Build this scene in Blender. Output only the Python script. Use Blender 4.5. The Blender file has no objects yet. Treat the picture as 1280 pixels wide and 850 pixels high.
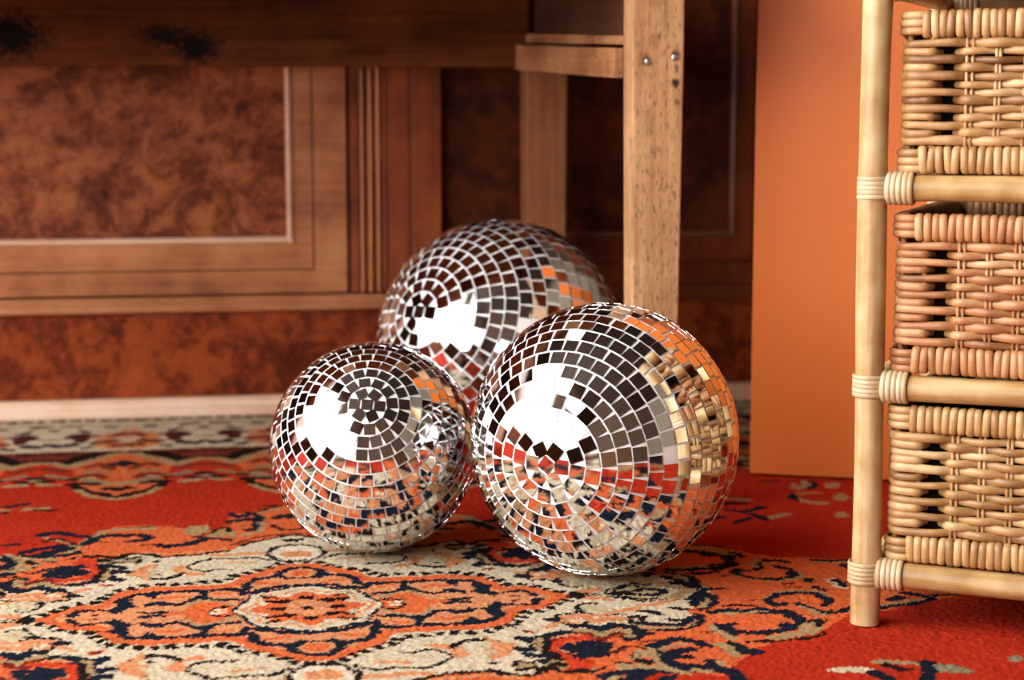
import bpy, math, random
import numpy as np
from mathutils import Vector, Matrix

random.seed(7)
rng = np.random.default_rng(11)
scn = bpy.context.scene
COL = scn.collection
PI = math.pi

# ------------------------------------------------------------------ frames
YAW = math.radians(9.7)                       # the room, sideboard, table and rug share this direction
ROOM = Vector((-0.18, 2.64, 0.0))             # on the floor under the front face of the sideboard
RUGC = Vector((-0.18, 1.581, 0.0))            # centre of the rug's medallion
FLOOR_Z = -0.010                              # boards; the rug's pile tops out at z = 0

# ------------------------------------------------------------------ helpers
def lin(r, g, b):
    f = lambda c: (c / 12.92) if c <= 0.04045 else ((c + 0.055) / 1.055) ** 2.4
    return (f(r / 255), f(g / 255), f(b / 255), 1.0)

class MB:
    """collects shapes for one mesh"""
    def __init__(self): self.v = []; self.f = []; self.t = []; self.n = 0; self.c = []
    def add(self, verts, faces, tone=0.5):
        verts = np.asarray(verts, dtype=float).reshape(-1, 3)
        self.v.append(verts); o = self.n
        self.f.extend([tuple(i + o for i in f) for f in faces])
        t = np.full(len(verts), tone) if np.isscalar(tone) else np.asarray(tone)
        self.t.append(t); self.n += len(verts)
    def box(self, x0, x1, y0, y1, z0, z1, b=0.0015):
        self.hexa([(x0,y0,z0),(x1,y0,z0),(x1,y1,z0),(x0,y1,z0),(x0,y0,z1),(x1,y0,z1),(x1,y1,z1),(x0,y1,z1)])
    def hexa(self, p):
        self.add(p, [(3,2,1,0),(4,5,6,7),(0,1,5,4),(1,2,6,5),(2,3,7,6),(3,0,4,7)])
    def prism_x(self, prof, x0, x1):
        """profile [(y,z)...] extruded along x"""
        n = len(prof)
        v = [(x0, y, z) for y, z in prof] + [(x1, y, z) for y, z in prof]
        f = [(i, (i+1) % n, n + (i+1) % n, n + i) for i in range(n)]
        f += [tuple(range(n-1, -1, -1)), tuple(range(n, 2*n))]
        self.add(v, f)
    def prism_z(self, prof, z0, z1):
        n = len(prof)
        v = [(x, y, z0) for x, y in prof] + [(x, y, z1) for x, y in prof]
        f = [(i, (i+1) % n, n + (i+1) % n, n + i) for i in range(n)]
        f += [tuple(range(n-1, -1, -1)), tuple(range(n, 2*n))]
        self.add(v, f)
    def tube(self, path, ra, rb=None, n=8, closed=False, up=(0, 0, 1), tone=0.5, cap=True):
        """sweep an ellipse (ra across, rb along up) along a path"""
        P = np.asarray(path, dtype=float); m = len(P)
        ra = np.broadcast_to(np.asarray(ra, dtype=float), (m,)); rb = ra if rb is None else np.broadcast_to(np.asarray(rb, dtype=float), (m,))
        if closed: T = np.roll(P, -1, 0) - np.roll(P, 1, 0)
        else:
            T = np.empty_like(P); T[1:-1] = P[2:] - P[:-2]; T[0] = P[1] - P[0]; T[-1] = P[-1] - P[-2]
        T /= np.linalg.norm(T, axis=1)[:, None] + 1e-12
        upv = np.broadcast_to(np.asarray(up, dtype=float), (m, 3))
        S = np.cross(T, upv); S /= np.linalg.norm(S, axis=1)[:, None] + 1e-12
        Q = np.cross(S, T)
        a = np.linspace(0, 2*PI, n, endpoint=False)
        V = P[:, None, :] + S[:, None, :]*(ra[:, None]*np.cos(a))[:, :, None] + Q[:, None, :]*(rb[:, None]*np.sin(a))[:, :, None]
        f = []
        for i in range(m if closed else m - 1):
            j = (i + 1) % m
            for k in range(n):
                l = (k + 1) % n
                f.append((i*n + k, i*n + l, j*n + l, j*n + k))
        if not closed and cap:
            f.append(tuple(range(n-1, -1, -1))); f.append(tuple((m-1)*n + k for k in range(n)))
        tt = tone if np.isscalar(tone) else np.repeat(np.asarray(tone), n)
        self.add(V.reshape(-1, 3), f, tt)
    def cyl(self, p0, p1, r, n=20, r1=None, tone=.5, seg=1):
        p0 = np.array(p0, float); p1 = np.array(p1, float)
        ax = p1 - p0; up = (0, 0, 1) if abs(ax[2]) < .9*np.linalg.norm(ax) else (0, 1, 0)
        L = np.linspace(0, 1, seg + 1)
        self.tube([p0 + ax*t for t in L], np.interp(L, [0, 1], [r, r if r1 is None else r1]), n=n, up=up, tone=tone)
    def dome(self, c, r, axis, h=None, n=12):
        h = r if h is None else h
        ax = Vector(axis).normalized(); q = Vector((0, 0, 1)).rotation_difference(ax)
        v = []; f = []
        for i in range(5):
            a = i/4*PI/2*0.98
            for k in range(n):
                b = 2*PI*k/n
                v.append(tuple(Vector(c) + q @ Vector((r*math.cos(a)*math.cos(b), r*math.cos(a)*math.sin(b), h*math.sin(a)))))
        for i in range(4):
            for k in range(n):
                f.append((i*n+k, i*n+(k+1) % n, (i+1)*n+(k+1) % n, (i+1)*n+k))
        f.append(tuple(4*n+k for k in range(n))); f.append(tuple(range(n-1, -1, -1)))
        self.add(v, f)
    def build(self, name, mat, parent=None, smooth=False, bevel=0.0, tone=False):
        me = bpy.data.meshes.new(name)
        V = np.concatenate(self.v) if self.v else np.zeros((0, 3))
        me.from_pydata(V.tolist(), [], self.f); me.update()
        if tone:
            at = me.color_attributes.new('tone', 'FLOAT_COLOR', 'POINT')
            t = np.concatenate(self.t); c = np.stack([t, t, t, np.ones_like(t)], 1).astype(np.float32)
            at.data.foreach_set('color', c.ravel())
        if smooth:
            me.polygons.foreach_set('use_smooth', [True]*len(me.polygons))
        me.materials.append(mat)
        o = bpy.data.objects.new(name, me); COL.objects.link(o)
        if parent is not None: o.parent = parent
        if bevel > 0:
            md = o.modifiers.new('bevel', 'BEVEL'); md.width = bevel; md.segments = 2; md.limit_method = 'ANGLE'
            md.harden_normals = False
        return o

def thing(name, label, cat, loc, rz=0.0, group=None):
    o = bpy.data.objects.new(name, None); COL.objects.link(o)
    o.empty_display_size = 0.05
    o.location = loc; o.rotation_euler = (0, 0, rz)
    o['label'] = label; o['category'] = cat
    if group: o['group'] = group
    return o

def struct(o, label=None):
    o['kind'] = 'structure'
    return o

# ------------------------------------------------------------------ materials
class NT:
    def __init__(self, name):
        self.m = bpy.data.materials.new(name); self.m.use_nodes = True
        self.t = self.m.node_tree; self.N = self.t.nodes; self.L = self.t.links
        self.N.clear()
        self.out = self.N.new('ShaderNodeOutputMaterial'); self.b = self.N.new('ShaderNodeBsdfPrincipled')
        self.L.new(self.b.outputs[0], self.out.inputs[0])
    def set(self, **k):
        for n, v in k.items(): self.b.inputs[n.replace('_', ' ')].default_value = v
        return self
    def node(self, typ, **k):
        n = self.N.new(typ)
        for a, v in k.items(): setattr(n, a, v)
        return n
    def coords(self, scale=(1, 1, 1), kind='Object', rot=(0, 0, 0)):
        tc = self.N.new('ShaderNodeTexCoord'); mp = self.N.new('ShaderNodeMapping')
        mp.inputs['Scale'].default_value = scale; mp.inputs['Rotation'].default_value = rot
        self.L.new(tc.outputs[kind], mp.inputs['Vector']); return mp.outputs[0]
    def noise(self, vec, scale, detail=4, rough=.55, dist=0.0):
        n = self.N.new('ShaderNodeTexNoise'); self.L.new(vec, n.inputs['Vector'])
        n.inputs['Scale'].default_value = scale; n.inputs['Detail'].default_value = detail
        n.inputs['Roughness'].default_value = rough; n.inputs['Distortion'].default_value = dist
        return n.outputs['Fac']
    def ramp(self, fac, stops):
        r = self.N.new('ShaderNodeValToRGB'); e = r.color_ramp.elements
        while len(e) < len(stops): e.new(.5)
        for el, (p, c) in zip(e, stops): el.position = p; el.color = c
        self.L.new(fac, r.inputs[0]); return r.outputs[0]
    def math(self, op, a, b=None, clamp=False):
        n = self.N.new('ShaderNodeMath'); n.operation = op; n.use_clamp = clamp
        for i, x in enumerate((a, b)):
            if x is None: continue
            if isinstance(x, (int, float)): n.inputs[i].default_value = x
            else: self.L.new(x, n.inputs[i])
        return n.outputs[0]
    def mix(self, fac, a, b, mode='MIX'):
        n = self.N.new('ShaderNodeMix'); n.data_type = 'RGBA'; n.blend_type = mode
        if isinstance(fac, (int, float)): n.inputs[0].default_value = fac
        else: self.L.new(fac, n.inputs[0])
        for i, x in ((6, a), (7, b)):
            if isinstance(x, tuple): n.inputs[i].default_value = x
            else: self.L.new(x, n.inputs[i])
        return n.outputs[2]
    def color(self, c): self.L.new(c, self.b.inputs['Base Color']); return self
    def bump(self, h, strength=.3, dist=.002):
        n = self.N.new('ShaderNodeBump'); n.inputs['Strength'].default_value = strength; n.inputs['Distance'].default_value = dist
        self.L.new(h, n.inputs['Height']); self.L.new(n.outputs[0], self.b.inputs['Normal']); return self
    def spots(self, col, spots, dark):
        """knots and holes: dark patches at fixed points of the object"""
        tc = self.N.new('ShaderNodeTexCoord')
        nz = self.noise(tc.outputs['Object'], 130, 4)
        for (x, y, z, rx, rz, amt) in spots:
            mp = self.N.new('ShaderNodeMapping'); mp.vector_type = 'POINT'
            mp.inputs['Location'].default_value = (-x/rx, -y/rx, -z/rz); mp.inputs['Scale'].default_value = (1/rx, 1/rx, 1/rz)
            self.L.new(tc.outputs['Object'], mp.inputs['Vector'])
            ln = self.N.new('ShaderNodeVectorMath'); ln.operation = 'LENGTH'; self.L.new(mp.outputs[0], ln.inputs[0])
            d = self.math('ADD', ln.outputs['Value'], self.math('MULTIPLY', self.math('SUBTRACT', nz, .5), 1.6))
            f = self.math('MULTIPLY', self.math('SUBTRACT', 1.0, self.math('MULTIPLY', self.math('SUBTRACT', d, .45), 1.5, True), True), amt)
            col = self.mix(f, col, dark if amt > .35 else lin(96, 44, 22))
        return col

def wood(name, dark, mid, light, grain='z', rough=.5, streak=60, spots=(), pores=.35, blotch=.5, spec=.4):
    t = NT(name)
    sc = {'x': (.035, 1, 1), 'y': (1, .035, 1), 'z': (1, 1, .035)}[grain]
    fine = t.noise(t.coords(sc), streak*6, 5, .6, .3)
    wide = t.noise(t.coords(tuple(s*1.6 if s < .5 else s for s in sc)), streak, 4, .6, .6)
    big = t.noise(t.coords(), 9, 4, .6)
    f = t.math('ADD', t.math('MULTIPLY', wide, .55), t.math('MULTIPLY', fine, .45))
    f = t.math('ADD', t.math('MULTIPLY', f, 1 - blotch*.6), t.math('MULTIPLY', big, blotch*.6))
    c = t.ramp(f, [(.36, dark), (.5, mid), (.64, light)])
    pc = {'x': (.16, 1, 1), 'y': (1, .16, 1), 'z': (1, 1, .16)}[grain]
    po = t.noise(t.coords(pc), 620, 2, .5)
    pf = t.math('MULTIPLY', t.math('SUBTRACT', .44, po), 7*pores, True)
    c = t.mix(pf, c, tuple(x*.45 for x in dark[:3]) + (1,))
    if spots: c = t.spots(c, spots, (.006, .004, .004, 1))
    t.color(c).set(Roughness=rough); t.b.inputs['Specular IOR Level'].default_value = spec
    t.bump(t.math('SUBTRACT', f, pf), .35, .0012)
    return t.m

def burl(name, dark, mid, light, rough=.4, scale=1.0):
    t = NT(name)
    w = t.coords((1, 1, 1))
    a = t.noise(w, 17*scale, 7, .68, .55); b = t.noise(w, 55*scale, 5, .65, .9); d = t.noise(w, 6.5*scale, 3, .5)
    f = t.math('ADD', t.math('ADD', t.math('MULTIPLY', a, .5), t.math('MULTIPLY', b, .22)), t.math('MULTIPLY', d, .28))
    c = t.ramp(f, [(.38, dark), (.47, mid), (.54, light), (.64, tuple(min(1, x*1.3) for x in light[:3]) + (1,))])
    s = t.noise(w, 120*scale, 3, .6)
    c = t.mix(t.math('MULTIPLY', t.math('SUBTRACT', s, .62), 6, True), c, tuple(x*.35 for x in dark[:3]) + (1,))
    t.color(c).set(Roughness=rough); t.b.inputs['Specular IOR Level'].default_value = .22; t.bump(s, .15, .001)
    return t.m

def plain(name, c, rough=.5, metal=0.0, var=.0, scale=20):
    t = NT(name)
    n = t.noise(t.coords(), scale, 4)
    t.color(t.ramp(n, [(.3, tuple(x*(1-var) for x in c[:3]) + (1,)), (.7, tuple(min(1, x*(1+var)) for x in c[:3]) + (1,))]))
    t.set(Roughness=rough, Metallic=metal); return t.m

def cane(name, dark, mid, light, grain=(1, 1, .05), rough=.42, use_tone=True, scale=150):
    t = NT(name)
    n = t.noise(t.coords(grain), scale, 4, .6)
    big = t.noise(t.coords(), 30, 3, .5)
    f = t.math('ADD', t.math('MULTIPLY', n, .5), t.math('MULTIPLY', big, .5))
    if use_tone:
        at = t.node('ShaderNodeAttribute', attribute_name='tone')
        f = t.math('ADD', t.math('MULTIPLY', f, .45), t.math('MULTIPLY', at.outputs['Fac'], .55))
    c = t.ramp(f, [(.25, dark), (.5, mid), (.75, light)] if use_tone else [(.34, dark), (.49, mid), (.62, light)])
    t.color(c).set(Roughness=rough); t.bump(n, .12, .0008)
    return t.m

M = {}
M['mirror'] = NT('mirror_glass').set(Metallic=1.0, Roughness=.015, Base_Color=(.93, .945, .95, 1)).m
_g = NT('ball_body'); _g.set(Base_Color=(.92, .925, .92, 1), Roughness=.42, Metallic=.0); M['grout'] = _g.m
M['ball_ring'] = plain('ring_metal', (.6, .6, .6, 1), .3, 1.0)

M['liner'] = plain('dark_lining', lin(16, 11, 9), .9, 0, .1, 30); M['liner'].node_tree.nodes['Principled BSDF'].inputs['Specular IOR Level'].default_value = .05
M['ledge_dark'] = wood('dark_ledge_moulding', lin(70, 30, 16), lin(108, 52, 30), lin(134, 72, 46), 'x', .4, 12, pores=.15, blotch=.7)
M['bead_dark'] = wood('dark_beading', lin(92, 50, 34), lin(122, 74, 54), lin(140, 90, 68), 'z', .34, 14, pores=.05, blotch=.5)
M['table_leg'] = wood('old_oak_upright', lin(136, 88, 56), lin(196, 146, 102), lin(222, 180, 134), 'z', .6, 30,
    spots=[(.0185, -.022, .459, .0050, .0055, .95), (.0195, -.022, .474, .0028, .007, .75), (.021, -.022, .440, .0035, .004, .6), (.019, -.022, .489, .0060, .0060, .9), (-.012, -.022, .483, .0056, .0052, .6),
           (-.004, -.022, .505, .007, .012, .34), (.006, -.022, .525, .008, .018, .32), (.000, -.022, .545, .012, .012, .30), (-.016, -.022, .484, .008, .009, .34), (-.002, -.022, .388, .004, .012, .34), (.005, -.022, .384, .003, .010, .34), (.012, -.022, .350, .003, .004, .6), (.018, -.022, .343, .003, .004, .6), (.022, -.022, .290, .003, .004, .7), (.010, -.022, .415, .003, .009, .3), (-.010, -.022, .42, .008, .02, .2)], pores=.8, blotch=.6)
M['table_leg_far'] = wood('old_oak_shade_toned', lin(116, 64, 38), lin(162, 102, 62), lin(188, 128, 84), 'z', .6, 26, pores=.3)  # leg oak in darker tones, shade put into the colour itself
M['table_rail'] = wood('old_oak_rail', lin(116, 64, 38), lin(182, 124, 82), lin(212, 160, 112), 'y', .6, 26, pores=.7, blotch=.9)
M['table_apron'] = wood('old_pine_apron', lin(62, 30, 16), lin(112, 60, 32), lin(140, 80, 44), 'x', .6, 22,
    spots=[(-.478, -.045, .512, .036, .026, 1.0), (-.520, -.045, .526, .036, .018, .95), (-.715, -.045, .525, .055, .034, 1.0), (-.25, -.045, .51, .05, .012, .4), (-.12, -.045, .53, .05, .01, .35)], pores=.3, blotch=.6, spec=.12)
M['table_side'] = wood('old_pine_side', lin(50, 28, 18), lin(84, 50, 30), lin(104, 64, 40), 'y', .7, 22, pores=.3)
M['table_top'] = wood('old_pine_top', lin(90, 56, 34), lin(140, 94, 58), lin(170, 120, 78), 'x', .55, 22)
M['nail'] = plain('worn_steel', (.55, .55, .56, 1), .35, 1.0)

M['walnut'] = wood('walnut_frame', lin(124, 70, 44), lin(188, 120, 78), lin(216, 154, 108), 'x', .42, 14, pores=.12, blotch=.9)
M['walnut_up'] = wood('walnut_stile', lin(124, 70, 44), lin(188, 120, 78), lin(216, 154, 108), 'z', .42, 14, pores=.12, blotch=.9)
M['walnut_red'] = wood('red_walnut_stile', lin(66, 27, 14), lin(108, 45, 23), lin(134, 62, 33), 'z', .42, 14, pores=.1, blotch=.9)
M['reed'] = wood('walnut_reeding', lin(150, 86, 50), lin(198, 128, 78), lin(220, 152, 98), 'z', .38, 14, pores=.05, blotch=.5)
M['stile'] = wood('russet_walnut_stile', lin(82, 36, 20), lin(150, 74, 40), lin(176, 94, 54), 'z', .42, 14, pores=.1, blotch=1.0)
M['bead'] = wood('pale_beading', lin(206, 152, 122), lin(240, 196, 168), lin(250, 216, 192), 'x', .34, 14, pores=.05, blotch=.5)
M['burl'] = burl('burr_walnut_panel', lin(54, 24, 13), lin(120, 59, 33), lin(168, 98, 60), .45)
M['burl_red'] = burl('burr_walnut_plinth', lin(48, 18, 8), lin(108, 41, 18), lin(150, 68, 32), .38, 1.2)
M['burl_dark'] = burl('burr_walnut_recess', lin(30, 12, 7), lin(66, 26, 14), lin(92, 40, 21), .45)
M['base'] = wood('worn_base_moulding', lin(210, 156, 118), lin(242, 204, 172), lin(250, 222, 198), 'x', .45, 12, pores=.15, blotch=.7)
M['ledge'] = wood('worn_ledge_moulding', lin(150, 88, 54), lin(192, 128, 88), lin(216, 158, 120), 'x', .4, 12, pores=.15, blotch=.7)
M['carcass'] = wood('sideboard_carcass', lin(50, 24, 14), lin(80, 40, 22), lin(98, 52, 30), 'x', .5, 14)
M['panel'] = plain('orange_paint', lin(224, 116, 42), .5, 0, .03, 3)

M['post'] = cane('rattan_pole', lin(147, 106, 63), lin(190, 153, 104), lin(208, 180, 138), (1, 1, .06), .38, False, 120)
M['rail'] = cane('rattan_rail', lin(149, 106, 59), lin(183, 144, 90), lin(205, 174, 126), (.06, 1, 1), .38, False, 120)
M['lash'] = cane('rattan_lashing', lin(171, 136, 93), lin(199, 172, 135), lin(214, 194, 163), (1, 1, 1), .4, True, 200)
M['wick1'] = cane('wicker_honey', lin(115, 72, 39), lin(185, 138, 88), lin(214, 180, 135), (1, 1, 1), .38, True, 90)
M['wick2'] = cane('wicker_copper', lin(108, 61, 34), lin(180, 122, 77), lin(208, 165, 120), (1, 1, 1), .38, True, 90)
M['wick3'] = cane('wicker_straw', lin(117, 77, 39), lin(183, 140, 88), lin(210, 180, 131), (1, 1, 1), .38, True, 90)
M['slat'] = wood('shelf_slats', lin(60, 36, 20), lin(92, 58, 34), lin(112, 74, 46), 'x', .6, 14)

M['boards'] = wood('floor_boards', lin(70, 42, 24), lin(106, 66, 38), lin(130, 86, 52), 'x', .4, 12)
M['wallp'] = plain('wall_plaster', lin(150, 136, 120), .85, 0, .05, 6)
M['walld'] = plain('wall_dark_paint', lin(92, 70, 56), .8, 0, .08, 6)
M['ceil'] = plain('ceiling_boards', lin(64, 46, 36), .7, 0, .12, 6)
M['frame'] = plain('window_paint', lin(228, 226, 220), .5, 0, .02, 10)
M['paving'] = plain('pale_paving', lin(196, 192, 184), .9, 0, .08, 4)
# opening: along the wall from, to, sill, head (metres)
WIN_L = [(-3.7, -.40, .22, 2.68)]
WIN_F = []
SKY = 9.5
EXPO = 0.0
RUG = [
('P','4','O',0,0,0,[(0,0.4147),(0.0044,0.4147),(0.0185,0.4105),(0.0313,0.3925),(0.0477,0.3914),(0.0627,0.3704),(0.06,0.3356),(0.0811,0.306),(0.1016,0.3168),(0.1224,0.3388),(0.1515,0.3475),(0.1763,0.348),(0.1959,0.3292),(0.2095,0.2819),(0.2166,0.2694),(0.2308,0.2482),(0.2522,0.2257),(0.2866,0.2283),(0.3031,0.2531),(0.3304,0.2161),(0.3578,0.1812),(0.3897,0.1567),(0.4264,0.1416),(0.4631,0.1032),(0.5016,0.0944),(0.5464,0.0756),(0.5833,0.0602),(0.62,0.03),(0.62,0),(0,0)]),
('P','4','I',0,0,0,[(0,0.274),(0.0007,0.274),(0.0242,0.2642),(0.0408,0.253),(0.063,0.2229),(0.0749,0.2117),(0.0999,0.2094),(0.1301,0.208),(0.1545,0.2253),(0.1666,0.2175),(0.1774,0.2001),(0.1798,0.1847),(0.1783,0.1506),(0.1862,0.1311),(0.195,0.118),(0.2127,0.1124),(0.2311,0.1184),(0.246,0.1238),(0.2532,0.1164),(0.2644,0.1212),(0.2767,0.129),(0.2376,0.1117),(0.2476,0.1013),(0.2594,0.0984),(0.2666,0.1094),(0.2693,0.1243),(0.2777,0.104),(0.2886,0.1083),(0.3007,0.1128),(0.3114,0.1122),(0.3273,0.0901),(0.3285,0.0699),(0.3409,0.0405),(0.3566,0.016),(0.3766,0),(0,0)]),
('P','4','T',0,0,1,[(-0.1086,0.3276),(-0.0866,0.3354),(-0.0842,0.312),(-0.0995,0.2921),(-0.1085,0.3048)]),
('P','4','T',0,0,1,[(-0.0843,0.295),(-0.0687,0.315),(-0.0538,0.2898),(-0.0793,0.2819)]),
('L','4','T',0.01,0,1,[(-0.2246,0.2283),(-0.2126,0.2678),(-0.1997,0.3036),(-0.1895,0.3271),(-0.1732,0.3329),(-0.1423,0.3305)]),
('L','4','T',0.008,0,1,[(-0.2861,0.2236),(-0.2623,0.2221),(-0.2384,0.2205),(-0.225,0.2334)]),
('L','4','T',0.007,0,1,[(-0.278,0.2123),(-0.2564,0.2086),(-0.2329,0.2095)]),
('L','4','T',0.007,0,1,[(-0.2513,0.3097),(-0.2377,0.2937),(-0.223,0.2776),(-0.216,0.2631)]),
('L','4','N',0.012,0,1,[(-0.2533,0.3183),(-0.2465,0.3284),(-0.231,0.3229),(-0.2149,0.3062),(-0.2086,0.3051)]),
('L','4','K',0.005,0,1,[(-0.2498,0.2903),(-0.2383,0.302),(-0.2248,0.286),(-0.2176,0.2687)]),
('L','4','N',0.011,0,1,[(-0.2078,0.2697),(-0.1991,0.2925),(-0.1911,0.3077),(-0.1822,0.3062),(-0.1695,0.3012)]),
('L','4','K',0.004,0,1,[(-0.1734,0.3387),(-0.158,0.3389),(-0.1425,0.3392)]),
('L','4','N',0.01,0,1,[(-0.1621,0.3083),(-0.1531,0.3012),(-0.1439,0.2886),(-0.1537,0.2793),(-0.1648,0.2758)]),
('L','4','K',0.004,0,1,[(-0.1961,0.2811),(-0.1834,0.2762)]),
('L','4','N',0.016,0,1,[(-0.2331,0.2634),(-0.2241,0.2566)]),
('L','4','N',0.006,0,1,[(-0.2239,0.2539),(-0.2316,0.2423),(-0.2438,0.229),(-0.2632,0.2323),(-0.2874,0.2365)]),
('L','4','N',0.011,0,1,[(-0.2668,0.2457),(-0.2557,0.2568),(-0.2452,0.2628)]),
('L','4','N',0.008,0,1,[(-0.2919,0.2814),(-0.2763,0.2841)]),
('L','4','K',0.005,0,1,[(-0.2212,0.2125),(-0.2075,0.2228),(-0.1947,0.208),(-0.1894,0.1971)]),
('L','4','T',0.008,0,1,[(-0.2095,0.2155),(-0.1966,0.1984),(-0.1891,0.1897)]),
('L','4','N',0.01,0,1,[(-0.2062,0.2),(-0.2015,0.1796),(-0.1882,0.1725),(-0.1792,0.1542)]),
('L','4','N',0.014,0,1,[(-0.1869,0.1462),(-0.1859,0.1252)]),
('L','4','T',0.009,0,1,[(-0.1995,0.1648),(-0.1923,0.1612),(-0.1938,0.145),(-0.1977,0.1317)]),
('L','4','K',0.007,0,1,[(-0.2763,0.207),(-0.2638,0.1854)]),
('L','4','N',0.008,0,1,[(-0.249,0.1615),(-0.2406,0.1719),(-0.2216,0.183)]),
('P','4','N',0,0,1,[(-0.2307,0.1798),(-0.2235,0.1761),(-0.212,0.1598),(-0.2124,0.1482),(-0.2215,0.1474),(-0.2291,0.1581)]),
('L','4','N',0.01,0,1,[(-0.2366,0.15),(-0.2294,0.1464)]),
('L','4','K',0.004,0,1,[(-0.2786,0.1479),(-0.2619,0.152)]),
('L','4','P',0.004,0,1,[(-0.2567,0.1327),(-0.232,0.1353),(-0.2034,0.1327)]),
('L','4','K',0.004,0,1,[(-0.1795,0.1866),(-0.1642,0.1904),(-0.1709,0.209),(-0.1801,0.2005)]),
('L','4','N',0.012,0,1,[(-0.0596,0.3847),(-0.0519,0.3712),(-0.0464,0.3764)]),
('L','4','N',0.011,0,1,[(-0.0628,0.352),(-0.0497,0.3527),(-0.039,0.3569),(-0.0316,0.3407),(-0.035,0.315),(-0.0444,0.3052)]),
('L','4','N',0.008,0,1,[(-0.0433,0.3912),(-0.0307,0.3676),(-0.0297,0.3374)]),
('L','4','K',0.005,0,1,[(-0.0298,0.392),(-0.0185,0.4058),(-0.0071,0.4166),(-0.022,0.4223)]),
('L','4','T',0.007,0,1,[(-0.0288,0.3432),(-0.0286,0.3139),(-0.0383,0.2928),(-0.0616,0.28)]),
('L','4','T',0.006,0,1,[(-0.0287,0.3856),(-0.0174,0.3993),(-0.0062,0.4069)]),
('L','4','N',0.012,0,1,[(-0.0124,0.3584),(-0.0039,0.3691),(0.0048,0.3554)]),
('L','4','K',0.006,0,1,[(-0.0164,0.3264),(-0.0144,0.3115),(-0.0058,0.3014),(0.0035,0.3056),(0.0065,0.3254)]),
('L','4','K',0.005,0,1,[(-0.0625,0.3026),(-0.0685,0.3236),(-0.0791,0.3054),(-0.0919,0.2908)]),
('L','4','N',0.008,0,1,[(-0.0958,0.2831),(-0.0794,0.2748),(-0.0631,0.2665)]),
('L','4','N',0.012,0,1,[(-0.1033,0.2572),(-0.092,0.2687)]),
('L','4','N',0.012,0,1,[(-0.1318,0.254),(-0.1243,0.2501),(-0.1082,0.2527)]),
('L','4','K',0.004,0,1,[(-0.1491,0.257),(-0.1319,0.2621)]),
('L','4','K',0.006,0,1,[(0.0117,0.2675),(-0.0044,0.2758),(-0.0241,0.2626),(-0.0408,0.2546),(-0.0524,0.2405)]),
('L','4','K',0.006,0,1,[(-0.0677,0.2194),(-0.0873,0.2125),(-0.0995,0.2094),(-0.1297,0.207),(-0.1481,0.2203)]),
('L','4','P',0.005,0,1,[(-0.0623,0.2448),(-0.0365,0.2702),(-0.004,0.2841),(0.0127,0.2841)]),
('L','4','S',0.005,0,1,[(-0.0687,0.23),(-0.0897,0.2216),(-0.1299,0.2172),(-0.1484,0.2306)]),
('L','4','K',0.005,0,1,[(-0.1325,0.2125),(-0.1545,0.2239),(-0.1664,0.2183),(-0.1777,0.2001)]),
('L','4','S',0.009,0,1,[(-0.2516,-0.1205),(-0.236,-0.1331),(-0.2261,-0.1249),(-0.2129,-0.1204),(-0.1969,-0.1265),(-0.1888,-0.1312),(-0.1817,-0.1554)]),
('L','4','P',0.005,0,1,[(-0.2511,-0.1256),(-0.2449,-0.1299),(-0.2354,-0.1398),(-0.2307,-0.1389),(-0.2238,-0.1302),(-0.2123,-0.1289),(-0.1995,-0.1311),(-0.1926,-0.1339),(-0.1865,-0.1546),(-0.183,-0.1648)]),
('L','4','N',0.01,0,1,[(-0.1783,0.1506),(-0.1862,0.1311),(-0.195,0.118),(-0.2127,0.1124),(-0.2311,0.1184),(-0.246,0.1238),(-0.2532,0.1164),(-0.2644,0.1212),(-0.2767,0.129)]),
('P','4','R',0,0,1,[(0.1895,-0.1377),(0.2297,-0.1227),(0.2274,-0.1334),(0.2126,-0.1381),(0.2,-0.1431),(0.1959,-0.1636),(0.2051,-0.1892),(0.215,-0.1909),(0.2102,-0.2133),(0.1875,-0.216),(0.194,-0.1839),(0.1866,-0.169)]),
('P','4','N',0,0,1,[(0.1997,-0.1449),(0.2102,-0.1449),(0.2181,-0.1372),(0.2252,-0.1438),(0.2193,-0.1711),(0.2078,-0.1863),(0.2076,-0.1725),(0.1979,-0.164)]),
('P','4','N',0,0,1,[(0.2146,-0.1399),(0.2248,-0.1416),(0.2228,-0.1556),(0.2171,-0.1581),(0.2132,-0.1714),(0.2055,-0.1736)]),
('P','4','N',0,0,1,[(0.2281,-0.1529),(0.2406,-0.1515),(0.2365,-0.1649),(0.2282,-0.174),(0.2249,-0.17)]),
('L','4','N',0.01,0,1,[(0.2068,-0.1823),(0.2245,-0.1768)]),
('L','4','N',0.011,0,1,[(0.1699,-0.1235),(0.1759,-0.1318),(0.18,-0.1433),(0.1745,-0.1565),(0.1617,-0.1525)]),
('L','4','N',0.01,0,1,[(0.166,-0.1689),(0.1744,-0.1737),(0.1831,-0.182),(0.1763,-0.191)]),
('L','4','T',0.008,0,1,[(0.1837,-0.1295),(0.1802,-0.1539),(0.1813,-0.1646)]),
('L','4','K',0.007,0,1,[(0.1885,-0.1376),(0.1845,-0.1582),(0.186,-0.1723),(0.1913,-0.1868)]),
('L','4','K',0.007,0,1,[(0.1691,-0.2128),(0.1788,-0.2096),(0.1866,-0.2206),(0.2024,-0.2169)]),
('L','4','T',0.01,0,1,[(0.1809,-0.1984),(0.1855,-0.1959),(0.1885,-0.2063)]),
('L','4','K',0.01,0,1,[(0.1839,-0.1989),(0.1875,-0.2012)]),
('P','4','T',0,0,1,[(0.1496,-0.1931),(0.1566,-0.1876),(0.1659,-0.1925),(0.167,-0.2027),(0.1571,-0.2075),(0.1532,-0.2068)]),
('L','4','K',0.005,0,1,[(0.1491,-0.1963),(0.1566,-0.1876),(0.1659,-0.1925)]),
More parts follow.
